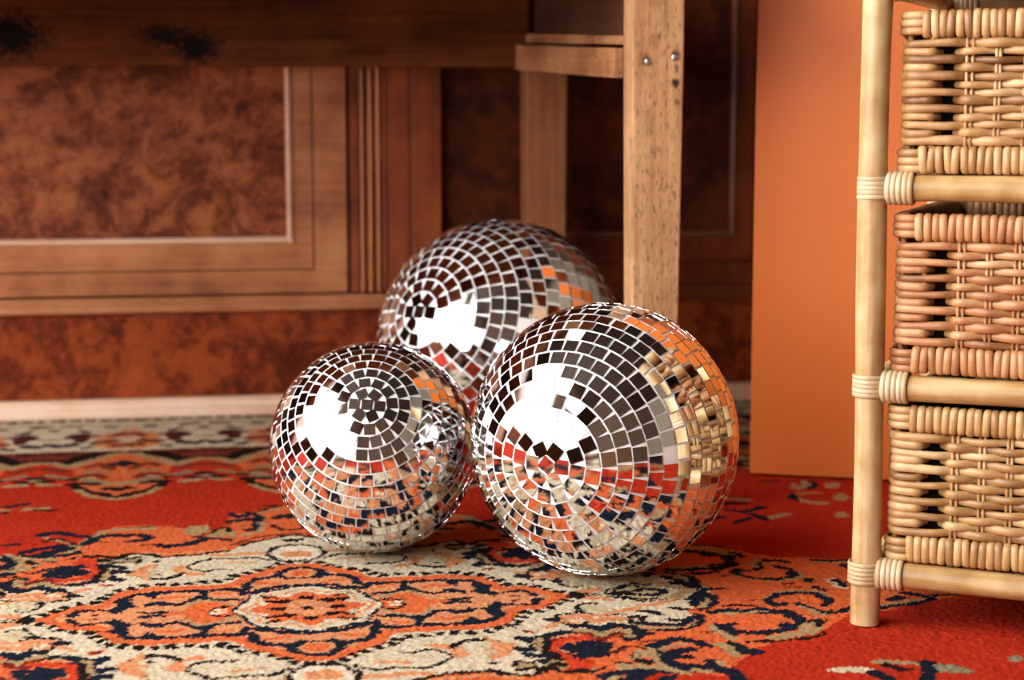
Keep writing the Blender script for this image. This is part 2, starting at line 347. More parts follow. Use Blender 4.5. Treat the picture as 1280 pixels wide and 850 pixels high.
('L','4','K',0.007,0,1,[(0.1532,-0.2068),(0.1632,-0.2069)]),
('L','4','N',0.012,0,1,[(0.2214,-0.0965),(0.2319,-0.0983),(0.2379,-0.1107),(0.2477,-0.101),(0.259,-0.0991),(0.2663,-0.1099),(0.2687,-0.1272),(0.2577,-0.1418)]),
('L','4','T',0.009,0,1,[(0.2192,-0.1075),(0.2305,-0.1151),(0.2365,-0.1272),(0.2475,-0.1161),(0.26,-0.1182),(0.2598,-0.133)]),
('L','4','P',0.005,0,1,[(0.2173,-0.1165),(0.229,-0.1222),(0.2345,-0.136),(0.2455,-0.1251),(0.2579,-0.1272)]),
('L','4','N',0.011,0,1,[(0.2724,-0.164),(0.286,-0.1521),(0.3007,-0.1492),(0.3101,-0.158),(0.3159,-0.1715)]),
('L','4','N',0.012,0,1,[(0.2726,-0.1676),(0.2702,-0.1812),(0.2702,-0.2017)]),
('L','4','T',0.008,0,1,[(0.2677,-0.1703),(0.2646,-0.1871),(0.2656,-0.2076),(0.2713,-0.2251)]),
('L','4','T',0.007,0,1,[(0.2759,-0.1752),(0.2866,-0.1665),(0.2985,-0.1614)]),
('L','4','N',0.011,0,1,[(0.2723,-0.2054),(0.2805,-0.1898),(0.2915,-0.1796),(0.3015,-0.1778)]),
('L','4','N',0.009,0,1,[(0.2786,-0.1929),(0.2926,-0.1987)]),
('L','4','N',0.012,0,1,[(0.2754,-0.2093),(0.2834,-0.2255)]),
('L','4','N',0.011,0,1,[(0.2885,-0.2214),(0.2998,-0.225),(0.3108,-0.2186),(0.3077,-0.2114)]),
('L','4','T',0.009,0,1,[(0.3147,-0.216),(0.3111,-0.2319),(0.3026,-0.2369),(0.2889,-0.2313)]),
('L','4','N',0.01,0,1,[(0.214,-0.2378),(0.2274,-0.2273),(0.2445,-0.227),(0.2629,-0.2301)]),
('L','4','N',0.014,0,1,[(0.2353,-0.2446),(0.2469,-0.2338)]),
('L','4','T',0.012,0,1,[(0.2657,-0.1907),(0.261,-0.1761),(0.2502,-0.1949)]),
('P','4','K',0,0,0,[(0.2513,-0.1865),(0.2507,-0.1881),(0.2499,-0.1894),(0.249,-0.1902),(0.248,-0.1904),(0.2473,-0.1899),(0.2467,-0.1889),(0.2466,-0.1874),(0.2468,-0.1858),(0.2474,-0.1842),(0.2482,-0.1829),(0.2491,-0.1821),(0.25,-0.1819),(0.2508,-0.1824),(0.2513,-0.1835),(0.2515,-0.1849)]),
('L','4','K',0.005,0,1,[(0.2318,-0.2035),(0.2426,-0.2053)]),
('L','4','K',0.008,0,1,[(0.2524,-0.1986),(0.2579,-0.2096)]),
('L','4','P',0.004,0,1,[(0.2455,-0.1665),(0.2542,-0.1609),(0.2622,-0.1711)]),
('L','4','T',0.008,0,1,[(0.2351,-0.2156),(0.2526,-0.2186),(0.2655,-0.2241),(0.2816,-0.2398)]),
('L','4','N',0.011,0,1,[(0.3422,-0.1133),(0.3532,-0.1133)]),
('L','4','N',0.011,0,1,[(0.3411,-0.1246),(0.3484,-0.1408)]),
('L','4','T',0.01,0,1,[(0.3369,-0.1163),(0.3359,-0.1312),(0.3422,-0.1544)]),
('L','4','P',0.004,0,1,[(0.323,-0.1309),(0.3328,-0.1307)]),
('L','4','P',0.004,0,1,[(0.3241,-0.1799),(0.3367,-0.1838)]),
('L','4','T',0.008,0,1,[(0.3525,-0.079),(0.3757,-0.081),(0.401,-0.0833),(0.4118,-0.0991),(0.4123,-0.1246)]),
('L','4','N',0.009,0,1,[(0.3471,-0.0741),(0.3639,-0.0709),(0.3774,-0.0752),(0.39,-0.0713),(0.4029,-0.0776),(0.4106,-0.089),(0.4142,-0.1055),(0.417,-0.1138)]),
('L','4','N',0.007,0,1,[(0.3897,-0.0834),(0.4112,-0.0871)]),
('L','4','N',0.01,0,1,[(0.3431,-0.1146),(0.35,-0.1338),(0.3766,-0.1419),(0.4008,-0.1318),(0.4157,-0.1124),(0.413,-0.0817)]),
('L','4','N',0.013,0,1,[(0.3991,-0.1242),(0.4099,-0.1297)]),
('P','4','T',0,0,1,[(0.4154,-0.1197),(0.4323,-0.1078),(0.4243,-0.1429),(0.3998,-0.1599),(0.3742,-0.1625),(0.3735,-0.1519),(0.4014,-0.1426)]),
('L','4','K',0.005,0,1,[(0.3528,-0.1657),(0.379,-0.1667),(0.4045,-0.1642),(0.4228,-0.1533)]),
('L','4','K',0.006,0,1,[(0.4186,-0.1166),(0.4339,-0.1155),(0.425,-0.1287)]),
('L','4','N',0.014,0,1,[(0.3392,-0.1701),(0.3412,-0.1905),(0.3507,-0.1922)]),
('L','4','T',0.01,0,1,[(0.3277,-0.1682),(0.3316,-0.1823),(0.3318,-0.202)]),
('L','4','N',0.014,0,1,[(0.309,-0.233),(0.3156,-0.2434),(0.3159,-0.2615)]),
('L','4','T',0.006,0,1,[(0.4032,-0.055),(0.4159,-0.0296),(0.4333,-0.0196),(0.4603,-0.0242),(0.465,-0.0445)]),
('L','4','N',0.007,0,1,[(0.4079,-0.0474),(0.4174,-0.0321),(0.4313,-0.0258),(0.4431,-0.0256),(0.4559,-0.03),(0.4613,-0.0417)]),
('L','4','N',0.009,0,1,[(0.4066,-0.0514),(0.4089,-0.0622),(0.4185,-0.0576)]),
('L','4','N',0.01,0,1,[(0.4568,-0.0409),(0.4614,-0.0481)]),
('L','4','N',0.008,0,1,[(0.431,-0.0618),(0.4362,-0.0772),(0.4435,-0.0926),(0.4578,-0.091),(0.4688,-0.0827)]),
('L','4','N',0.008,0,1,[(0.4608,-0.0565),(0.4509,-0.0715)]),
('L','4','T',0.007,0,1,[(0.4299,-0.072),(0.4347,-0.085),(0.4416,-0.0983)]),
('L','4','K',0.006,0,1,[(0.3641,-0.0587),(0.3756,-0.0545),(0.3887,-0.0608)]),
('L','4','P',0.004,0,1,[(0.3886,-0.042),(0.3992,-0.0417)]),
('L','4','P',0.005,0,1,[(0.4386,0.0039),(0.4491,0.0066)]),
('L','4','N',0.008,0,1,[(0.4646,-0.0117),(0.468,-0.0189)]),
('P','4','I',0,0,0,[(0.48,-0.0054),(0.5093,0.0286),(0.4914,-0.0207),(0.4827,-0.0148)]),
('P','4','N',0,0,0,[(0.4849,-0.0085),(0.5057,0.0189),(0.4929,-0.0166)]),
('L','4','T',0.01,0,1,[(0.4988,-0.0801),(0.5349,-0.0717),(0.556,-0.0604)]),
('L','4','N',0.008,0,1,[(0.4966,-0.0858),(0.5325,-0.0775),(0.5527,-0.0684),(0.551,-0.0553),(0.5383,-0.0423)]),
('L','4','N',0.007,0,1,[(0.5629,-0.0552),(0.5847,-0.0546)]),
('L','4','N',0.012,0,1,[(0.5192,-0.0605),(0.5274,-0.0577)]),
('P','4','W',0,0,0,[(0.0163,0.1961),(0.0135,0.1838),(0.0073,0.1748),(-0.001,0.1706),(-0.0099,0.1721),(-0.0176,0.179),(-0.0228,0.19),(-0.0243,0.203),(-0.0217,0.2155),(-0.0156,0.2249),(-0.0071,0.2294),(0.002,0.2278),(0.01,0.2206),(0.015,0.2093)]),
('L','4','K',0.005,0,0,[(0.0194,0.1955),(0.0175,0.1853),(0.0133,0.1766),(0.0072,0.1705),(0.0001,0.1675),(-0.0075,0.1679),(-0.0147,0.1717),(-0.0208,0.1785),(-0.0252,0.1876),(-0.0273,0.1981),(-0.0269,0.2089),(-0.0239,0.2187),(-0.0188,0.2266),(-0.012,0.2315),(-0.0043,0.233),(0.0035,0.2307),(0.0104,0.225),(0.0157,0.2166),(0.0188,0.2064),(0.0194,0.1955)]),
('P','4','S',0,0,0,[(0.0074,0.1927),(0.0062,0.1876),(0.0035,0.1837),(-0.0004,0.1814),(-0.0049,0.1811),(-0.0093,0.1829),(-0.0129,0.1865),(-0.0153,0.1913),(-0.0159,0.1967),(-0.0148,0.2017),(-0.012,0.2058),(-0.0081,0.2081),(-0.0035,0.2084),(0.0009,0.2066),(0.0046,0.2029),(0.0068,0.1981)]),
('P','4','K',0,0,0,[(0.0016,0.2538),(0.001,0.2516),(-0.0005,0.25),(-0.0026,0.2491),(-0.0051,0.249),(-0.0075,0.2499),(-0.0095,0.2515),(-0.0108,0.2537),(-0.0112,0.256),(-0.0106,0.2582),(-0.0091,0.2598),(-0.007,0.2608),(-0.0045,0.2608),(-0.0021,0.2599),(-0,0.2583),(0.0013,0.2561)]),
('L','4','S',0.01,0,1,[(-0.0825,0.204),(-0.0631,0.2032),(-0.0349,0.2061)]),
('L','4','G',0.006,0,1,[(-0.0959,0.1616),(-0.0806,0.1589)]),
('L','4','S',0.006,0,1,[(-0.0708,0.1744),(-0.0445,0.1699)]),
('L','4','K',0.004,0,1,[(-0.0263,0.1742),(-0.044,0.1898),(-0.0634,0.1856),(-0.0826,0.1914),(-0.0899,0.1851),(-0.0995,0.1744),(-0.1054,0.1632),(-0.0995,0.1501),(-0.0878,0.1434),(-0.0759,0.1485),(-0.0642,0.1455)]),
('P','4','K',0,0,0,[(-0.1025,0.1621),(-0.1027,0.16),(-0.1031,0.1583),(-0.1037,0.1572),(-0.1044,0.1569),(-0.1051,0.1574),(-0.1057,0.1587),(-0.1061,0.1606),(-0.1063,0.1628),(-0.1062,0.1649),(-0.1058,0.1666),(-0.1052,0.1677),(-0.1044,0.168),(-0.1037,0.1675),(-0.1031,0.1662),(-0.1027,0.1643)]),
('P','4','S',0,0,1,[(-0.1213,0.1611),(-0.1114,0.1691),(-0.106,0.1633),(-0.1065,0.1442),(-0.0948,0.1398),(-0.089,0.1294),(-0.1053,0.1289),(-0.1194,0.1512)]),
('P','4','G',0,0,1,[(-0.1499,0.1445),(-0.1432,0.1576),(-0.1363,0.1636),(-0.1334,0.1347),(-0.1425,0.1292)]),
('L','4','K',0.006,0,1,[(-0.1363,0.1741),(-0.1467,0.1666),(-0.1529,0.1463),(-0.1481,0.1334),(-0.1405,0.1241),(-0.1338,0.1221),(-0.1228,0.1232),(-0.1103,0.139)]),
('P','4','N',0,0,0,[(-0.1476,0.1454),(-0.1478,0.1433),(-0.1484,0.1417),(-0.1493,0.1406),(-0.1505,0.1404),(-0.1516,0.141),(-0.1526,0.1424),(-0.1533,0.1443),(-0.1536,0.1464),(-0.1535,0.1484),(-0.1529,0.1501),(-0.1519,0.1511),(-0.1508,0.1513),(-0.1496,0.1507),(-0.1486,0.1494),(-0.1479,0.1475)]),
('P','4','K',0,0,0,[(-0.1325,0.186),(-0.1326,0.1842),(-0.1332,0.1828),(-0.134,0.1819),(-0.135,0.1817),(-0.136,0.1822),(-0.1368,0.1834),(-0.1374,0.1851),(-0.1377,0.1869),(-0.1375,0.1887),(-0.137,0.1902),(-0.1361,0.191),(-0.1352,0.1912),(-0.1342,0.1907),(-0.1333,0.1895),(-0.1327,0.1879)]),
('P','4','K',0,0,0,[(-0.1319,0.1366),(-0.132,0.1353),(-0.1325,0.1342),(-0.1332,0.1336),(-0.134,0.1334),(-0.1349,0.1338),(-0.1356,0.1347),(-0.1361,0.136),(-0.1363,0.1374),(-0.1362,0.1388),(-0.1357,0.1399),(-0.135,0.1405),(-0.1342,0.1406),(-0.1333,0.1402),(-0.1326,0.1393),(-0.132,0.1381)]),
('L','4','S',0.004,0,1,[(-0.1464,0.1439),(-0.1361,0.1516)]),
('P','4','S',0,0,1,[(-0.1614,-0.1359),(-0.1507,-0.1344),(-0.1416,-0.1104),(-0.1393,-0.1229),(-0.1427,-0.1391),(-0.1444,-0.1488),(-0.1412,-0.1591),(-0.1331,-0.1766),(-0.1425,-0.1781),(-0.1485,-0.1707),(-0.1546,-0.1601)]),
('P','4','O',0,0,0,[(-0.1704,0.1037),(-0.1709,0.1018),(-0.1726,0.1004),(-0.1751,0.0997),(-0.1782,0.0999),(-0.1813,0.1008),(-0.1839,0.1024),(-0.1857,0.1043),(-0.1864,0.1064),(-0.1859,0.1083),(-0.1843,0.1097),(-0.1817,0.1104),(-0.1787,0.1103),(-0.1756,0.1093),(-0.1729,0.1078),(-0.1711,0.1058)]),
('P','4','P',0,0,0,[(-0.1733,0.1042),(-0.1736,0.1026),(-0.1747,0.1014),(-0.1763,0.1007),(-0.1782,0.1007),(-0.1802,0.1014),(-0.1819,0.1026),(-0.183,0.1042),(-0.1835,0.1059),(-0.1832,0.1075),(-0.1822,0.1087),(-0.1806,0.1094),(-0.1786,0.1094),(-0.1766,0.1087),(-0.1749,0.1075),(-0.1738,0.1059)]),
('L','4','S',0.013,0,1,[(-0.2719,0.0811),(-0.2554,0.0804),(-0.2392,0.0841),(-0.2348,0.0705)]),
('P','4','S',0,0,1,[(-0.2276,0.0756),(-0.2231,0.09),(-0.2129,0.0861),(-0.2098,0.0726),(-0.2135,0.0626),(-0.2244,0.0623)]),
('P','4','W',0,0,0,[(-0.2175,0.078),(-0.2177,0.076),(-0.2183,0.0743),(-0.2194,0.0733),(-0.2207,0.0731),(-0.2221,0.0737),(-0.2233,0.0751),(-0.2243,0.0771),(-0.2247,0.0793),(-0.2246,0.0813),(-0.2239,0.083),(-0.2228,0.084),(-0.2215,0.0842),(-0.2201,0.0836),(-0.2189,0.0822),(-0.218,0.0802)]),
('L','4','K',0.004,0,1,[(-0.2327,0.0851),(-0.2257,0.0948),(-0.2154,0.0909),(-0.2084,0.0766),(-0.2112,0.0601),(-0.2197,0.0573),(-0.2321,0.0637),(-0.2432,0.0655),(-0.2597,0.0684),(-0.2706,0.0681)]),
('L','4','N',0.011,0,1,[(-0.2087,0.0724),(-0.2049,0.0739)]),
('P','4','G',0,0,1,[(-0.2631,0.0585),(-0.2485,0.0643),(-0.2371,0.0582),(-0.2348,0.0433),(-0.2456,0.0308),(-0.2582,0.0411)]),
('L','4','K',0.004,0,1,[(-0.2465,0.0661),(-0.2338,0.0576),(-0.2313,0.053),(-0.2345,0.0391),(-0.2452,0.0267),(-0.2531,0.0321)]),
('L','4','N',0.009,0,1,[(-0.234,0.0535),(-0.2319,0.0544)]),
('L','4','S',0.008,0,1,[(-0.2073,0.0851),(-0.1957,0.0963)]),
('L','4','S',0.012,0,1,[(-0.2656,0.0182),(-0.2545,0.0124),(-0.2367,0.0015)]),
('L','4','K',0.003,0,1,[(-0.2633,-0.0045),(-0.2551,-0.0031),(-0.2427,-0.0014),(-0.2321,-0.0032)]),
('L','4','S',0.008,0,1,[(0.2283,-0.0634),(0.2497,-0.0671),(0.2748,-0.0553),(0.2875,-0.0493)]),
('P','4','G',0,0,1,[(0.2726,-0.0004),(0.2936,0.0246),(0.3093,0.031),(0.3214,0.0221),(0.3227,0.0041),(0.3084,-0.0108),(0.2852,-0.0112)]),
('L','4','K',0.004,0,1,[(0.2714,-0.0002),(0.2822,0.0111),(0.2953,0.0221),(0.3118,0.0215)]),
('L','4','K',0.004,0,1,[(0.2696,-0.0085),(0.2855,-0.0197),(0.299,-0.0305),(0.3159,-0.0271)]),
('L','4','K',0.007,0,1,[(0.2716,0.0006),(0.2886,0.0034),(0.3069,0.0113)]),
('L','4','N',0.007,0,1,[(0.3091,0.0109),(0.3227,0.0041)]),
('L','4','N',0.007,0,1,[(0.309,-0.0088),(0.3206,-0.0043)]),
('P','4','P',0,0,0,[(0.3317,0.0236),(0.3308,0.0213),(0.3295,0.0195),(0.328,0.0184),(0.3265,0.0182),(0.3252,0.0189),(0.3244,0.0204),(0.3241,0.0225),(0.3244,0.0249),(0.3252,0.0271),(0.3265,0.029),(0.3281,0.0301),(0.3296,0.0303),(0.3309,0.0296),(0.3317,0.0281),(0.332,0.026)]),
('L','4','T',0.01,0,1,[(0.3282,0.021),(0.343,0.0051),(0.3543,0.0031)]),
('P','4','S',0,0,1,[(0.284,-0.0404),(0.3079,-0.0362),(0.3264,-0.0225),(0.3281,-0.0291),(0.3118,-0.0431),(0.2994,-0.0472)]),
('L','4','K',0.006,0,1,[(0.2726,-0.0789),(0.2788,-0.076),(0.2834,-0.0847),(0.2785,-0.0955),(0.2722,-0.0944),(0.2697,-0.0862)]),
('L','4','N',0.009,0,1,[(0.2802,-0.0977),(0.2898,-0.1032),(0.302,-0.1072),(0.3135,-0.1054),(0.327,-0.0882)]),
('L','4','T',0.006,0,1,[(0.2736,-0.1024),(0.2833,-0.1117),(0.2996,-0.1163),(0.3178,-0.1138),(0.3313,-0.0968)]),
('L','4','K',0.005,0,1,[(0.2729,-0.1099),(0.2815,-0.1189),(0.2982,-0.1218),(0.3168,-0.1174),(0.3308,-0.1025)]),
('L','4','N',0.007,0,1,[(0.3323,-0.0772),(0.3329,-0.099)]),
('L','4','N',0.008,0,1,[(0.2858,-0.0612),(0.2955,-0.0629),(0.3,-0.0717)]),
('L','4','N',0.007,0,1,[(0.318,-0.0545),(0.3224,-0.0593),(0.3268,-0.0642)]),
('L','4','N',0.006,0,1,[(0.3058,-0.0885),(0.3149,-0.0959),(0.3254,-0.0859)]),
('P','4','T',0,0,1,[(0.3376,-0.0578),(0.3553,-0.0188),(0.3643,-0.0161),(0.3584,-0.0448),(0.3485,-0.0597)]),
('L','4','N',0.007,0,1,[(0.3375,-0.0286),(0.3453,-0.0214),(0.3565,-0.006),(0.3696,-0.0017),(0.3856,0.0045)]),
('L','4','N',0.01,0,1,[(0.3376,-0.0496),(0.3463,-0.0344),(0.3576,-0.0149)]),
('L','4','N',0.007,0,1,[(0.3619,-0.0243),(0.3584,-0.0448),(0.3485,-0.0597),(0.3403,-0.0644)]),
('L','4','P',0.003,0,1,[(0.3208,-0.0652),(0.336,-0.0637),(0.3479,-0.0617)]),
('P','4','S',0,0,0,[(0.2307,0),(0.2133,0.018),(0.2032,0.0293),(0.1885,0.0318),(0.1779,0.0374),(0.1722,0.0496),(0.1643,0.0657),(0.1557,0.078),(0.1401,0.0843),(0.1198,0.0842),(0.0891,0.084),(0.0635,0.0865),(0.0576,0.0948),(0.049,0.114),(0.0392,0.1227),(0.0245,0.1377),(0.013,0.1472),(0,0.152),(0,0)]),
('L','4','O',0.0145,0,1,[(0.2307,0),(0.2133,0.018),(0.2032,0.0293),(0.1885,0.0318),(0.1779,0.0374),(0.1722,0.0496),(0.1643,0.0657),(0.1557,0.078),(0.1401,0.0843),(0.1198,0.0842),(0.0891,0.084),(0.0635,0.0865),(0.0576,0.0948),(0.049,0.114),(0.0392,0.1227),(0.0245,0.1377),(0.013,0.1472),(0,0.152)]),
('L','4','K',0.0105,0.0137,1,[(0.243,0.004),(0.2202,0.0233),(0.211,0.0362),(0.1981,0.0452),(0.1855,0.0495),(0.1774,0.0689),(0.1696,0.0828),(0.1583,0.0901),(0.1449,0.0976),(0.1328,0.1004),(0.1201,0.0991),(0.1075,0.0988),(0.0948,0.102),(0.0837,0.1028),(0.072,0.1023),(0.0676,0.1109),(0.0593,0.1228),(0.0465,0.1319),(0.0358,0.1388),(0.0254,0.1508),(0.0148,0.1623),(0,0.1653)]),
('L','4','N',0.0082,0,1,[(-0.1671,-0.0467),(-0.1583,-0.0612),(-0.1499,-0.0681),(-0.1405,-0.0697),(-0.1199,-0.0733),(-0.0994,-0.0713),(-0.0684,-0.0729),(-0.0528,-0.0718),(-0.0502,-0.0888),(-0.0425,-0.1045),(-0.0335,-0.1096),(-0.0254,-0.111),(-0.0191,-0.1262),(-0.0161,-0.1305),(-0.0066,-0.1407),(0.0004,-0.1413)]),
('L','4','N',0.006,0,1,[(-0.2062,-0.0064),(-0.203,-0.0159),(-0.1974,-0.0226),(-0.1891,-0.0221),(-0.1767,-0.0185)]),
('P','4','N',0,0,0,[(-0.1994,-0.0101),(-0.1995,-0.0129),(-0.2001,-0.0153),(-0.2011,-0.0167),(-0.2023,-0.017),(-0.2036,-0.0162),(-0.2048,-0.0144),(-0.2057,-0.0119),(-0.2062,-0.0089),(-0.2061,-0.0061),(-0.2055,-0.0038),(-0.2045,-0.0023),(-0.2033,-0.002),(-0.2019,-0.0028),(-0.2007,-0.0046),(-0.1998,-0.0072)]),
('P','4','P',0,0,0,[(-0.1814,-0.0064),(-0.1817,-0.0076),(-0.1825,-0.0086),(-0.1838,-0.009),(-0.1854,-0.009),(-0.1869,-0.0085),(-0.1883,-0.0076),(-0.1892,-0.0064),(-0.1896,-0.005),(-0.1894,-0.0038),(-0.1885,-0.0029),(-0.1873,-0.0024),(-0.1857,-0.0024),(-0.1841,-0.003),(-0.1828,-0.0039),(-0.1818,-0.0051)]),
('P','4','N',0,0,0,[(-0.1757,-0.0187),(-0.1667,-0.0085),(-0.1578,-0.0198),(-0.148,-0.0292),(-0.1531,-0.034),(-0.1545,-0.0526),(-0.1583,-0.063),(-0.1673,-0.0429),(-0.169,-0.0275)]),
('P','4','N',0,0,0,[(-0.1459,-0.0651),(-0.142,-0.0584),(-0.137,-0.0519),(-0.1296,-0.0624),(-0.1273,-0.0756),(-0.1436,-0.0728)]),
('L','4','N',0.008,0,1,[(-0.1428,-0.006),(-0.1251,-0.0052)]),
('L','4','N',0.0075,0,1,[(-0.1428,-0.0281),(-0.1364,-0.035),(-0.128,-0.0364)]),
('L','4','N',0.007,0,1,[(-0.1415,-0.0322),(-0.1278,-0.0326),(-0.1121,-0.0295),(-0.1057,-0.0364),(-0.0963,-0.0418),(-0.0868,-0.0454),(-0.0783,-0.0392),(-0.0698,-0.0368),(-0.0613,-0.0363)]),
('P','4','N',0,0,0,[(-0.1068,-0.0343),(-0.0962,-0.038),(-0.0847,-0.0457),(-0.0869,-0.0567),(-0.0891,-0.0712),(-0.0973,-0.0753),(-0.0952,-0.059),(-0.1004,-0.0506),(-0.1057,-0.0421)]),
('P','4','O',0,0,0,[(-0.1102,0.0037),(-0.1047,-0.0211),(-0.0941,-0.0345),(-0.0782,-0.0322),(-0.0652,-0.018),(-0.0648,0.002)]),
('L','4','T',0.005,0,1,[(-0.1058,-0.0209),(-0.0952,-0.0382),(-0.0825,-0.0365),(-0.0652,-0.02)]),
('L','4','K',0.004,0,1,[(-0.0854,-0.0034),(-0.078,-0.0126),(-0.0684,-0.0174)]),
('L','4','W',0.005,0,1,[(-0.0822,-0.0039),(-0.0736,-0.0046)]),
('L','4','O',0.008,0,1,[(-0.1306,-0.053),(-0.1202,-0.0547),(-0.1098,-0.0528)]),
('L','4','O',0.007,0,1,[(-0.0817,-0.0613),(-0.0682,-0.0599)]),
('L','4','O',0.008,0,1,[(-0.0379,-0.0909),(-0.0232,-0.0861)]),
('L','4','O',0.006,0,1,[(-0.1241,0),(-0.1102,-0.0024)]),
('P','4','N',0,0,0,[(-0.0663,-0.0732),(-0.0598,-0.0613),(-0.0574,-0.0485),(-0.0522,-0.0513),(-0.0526,-0.0663),(-0.048,-0.0855),(-0.0504,-0.096),(-0.0529,-0.0737)]),
('L','4','N',0.007,0,1,[(-0.0524,-0.0569),(-0.04,-0.0647),(-0.0267,-0.0726),(-0.0145,-0.0784),(-0.0182,-0.0726),(-0.0016,-0.0765)]),
('P','4','N',0,0,0,[(0.0205,-0.1235),(0.0181,-0.1321),(0.0127,-0.1388),(0.0051,-0.1425),(-0.0036,-0.1428),(-0.012,-0.1396),(-0.019,-0.1334),(-0.0235,-0.125),(-0.0247,-0.1158),(-0.0226,-0.107),(-0.0172,-0.1001),(-0.0095,-0.0962),(-0.0006,-0.0958),(0.0081,-0.0992),(0.0151,-0.1057),(0.0195,-0.1142)]),
('P','4','S',0,0,0,[(0.0144,-0.0996),(0.013,-0.1016),(0.0095,-0.103),(0.0043,-0.1034),(-0.0017,-0.1028),(-0.0077,-0.1014),(-0.0127,-0.0992),(-0.016,-0.0967),(-0.0171,-0.0942),(-0.0158,-0.0921),(-0.0122,-0.0907),(-0.007,-0.0903),(-0.001,-0.0909),(0.0051,-0.0924),(0.0101,-0.0945),(0.0134,-0.0971)]),
('P','4','S',0,0,0,[(0.0104,-0.1229),(0.009,-0.1284),(0.0059,-0.1326),(0.0015,-0.135),(-0.0034,-0.1353),(-0.0083,-0.1334),(-0.0122,-0.1295),(-0.0148,-0.1243),(-0.0154,-0.1185),(-0.0141,-0.113),(-0.011,-0.1087),(-0.0066,-0.1061),(-0.0016,-0.1059),(0.0033,-0.1078),(0.0073,-0.1118),(0.0098,-0.1171)]),
('P','4','O',0,0,0,[(0.0068,-0.1223),(0.0059,-0.1256),(0.0038,-0.1281),(0.0007,-0.1296),(-0.0028,-0.1296),(-0.0062,-0.1284),(-0.009,-0.126),(-0.0107,-0.1228),(-0.0112,-0.1192),(-0.0103,-0.1159),(-0.0082,-0.1133),(-0.0051,-0.1119),(-0.0016,-0.1118),(0.0018,-0.1131),(0.0046,-0.1155),(0.0064,-0.1188)]),
('L','4','N',0.009,0,1,[(-0.0004,-0.0737),(0.0047,-0.0768)]),
('P','1','N',0,0,0,[(0.0671,0),(0.0666,0.0051),(0.0652,0.01),(0.0633,0.0146),(0.0611,0.019),(0.059,0.0233),(0.0572,0.0276),(0.0558,0.032),(0.0547,0.0367),(0.0536,0.0417),(0.0522,0.0466),(0.0502,0.0512),(0.0474,0.0552),(0.044,0.0583),(0.0401,0.0607),(0.0358,0.0624),(0.0316,0.0637),(0.0275,0.0649),(0.0237,0.0665),(0.02,0.0686),(0.0164,0.071),(0.0126,0.0736),(0.0086,0.0758),(0.0044,0.0774),(0,0.078),(-0.0044,0.0774),(-0.0086,0.0758),(-0.0126,0.0736),(-0.0164,0.071),(-0.02,0.0686),(-0.0237,0.0665),(-0.0275,0.0649),(-0.0316,0.0637),(-0.0358,0.0624),(-0.0401,0.0607),(-0.044,0.0583),(-0.0474,0.0552),(-0.0502,0.0512),(-0.0522,0.0466),(-0.0536,0.0417),(-0.0547,0.0368),(-0.0558,0.032),(-0.0572,0.0276),(-0.059,0.0233),(-0.0611,0.019),(-0.0633,0.0146),(-0.0652,0.01),(-0.0666,0.0051),(-0.0671,0),(-0.0666,-0.0051),(-0.0652,-0.01),(-0.0633,-0.0146),(-0.0611,-0.019),(-0.059,-0.0233),(-0.0572,-0.0276),(-0.0558,-0.032),(-0.0547,-0.0367),(-0.0536,-0.0417),(-0.0522,-0.0466),(-0.0502,-0.0512),(-0.0474,-0.0552),(-0.044,-0.0583),(-0.0401,-0.0607),(-0.0358,-0.0624),(-0.0316,-0.0637),(-0.0275,-0.0649),(-0.0237,-0.0665),(-0.02,-0.0686),(-0.0164,-0.071),(-0.0126,-0.0736),(-0.0086,-0.0758),(-0.0044,-0.0774),(-0,-0.078),(0.0044,-0.0774),(0.0086,-0.0758),(0.0126,-0.0736),(0.0164,-0.071),(0.02,-0.0686),(0.0237,-0.0665),(0.0275,-0.0649),(0.0316,-0.0637),(0.0358,-0.0624),(0.0401,-0.0607),(0.044,-0.0583),(0.0474,-0.0552),(0.0502,-0.0512),(0.0522,-0.0466),(0.0536,-0.0417),(0.0547,-0.0368),(0.0558,-0.032),(0.0572,-0.0276),(0.059,-0.0233),(0.0611,-0.019),(0.0633,-0.0146),(0.0652,-0.01),(0.0666,-0.0051)]),
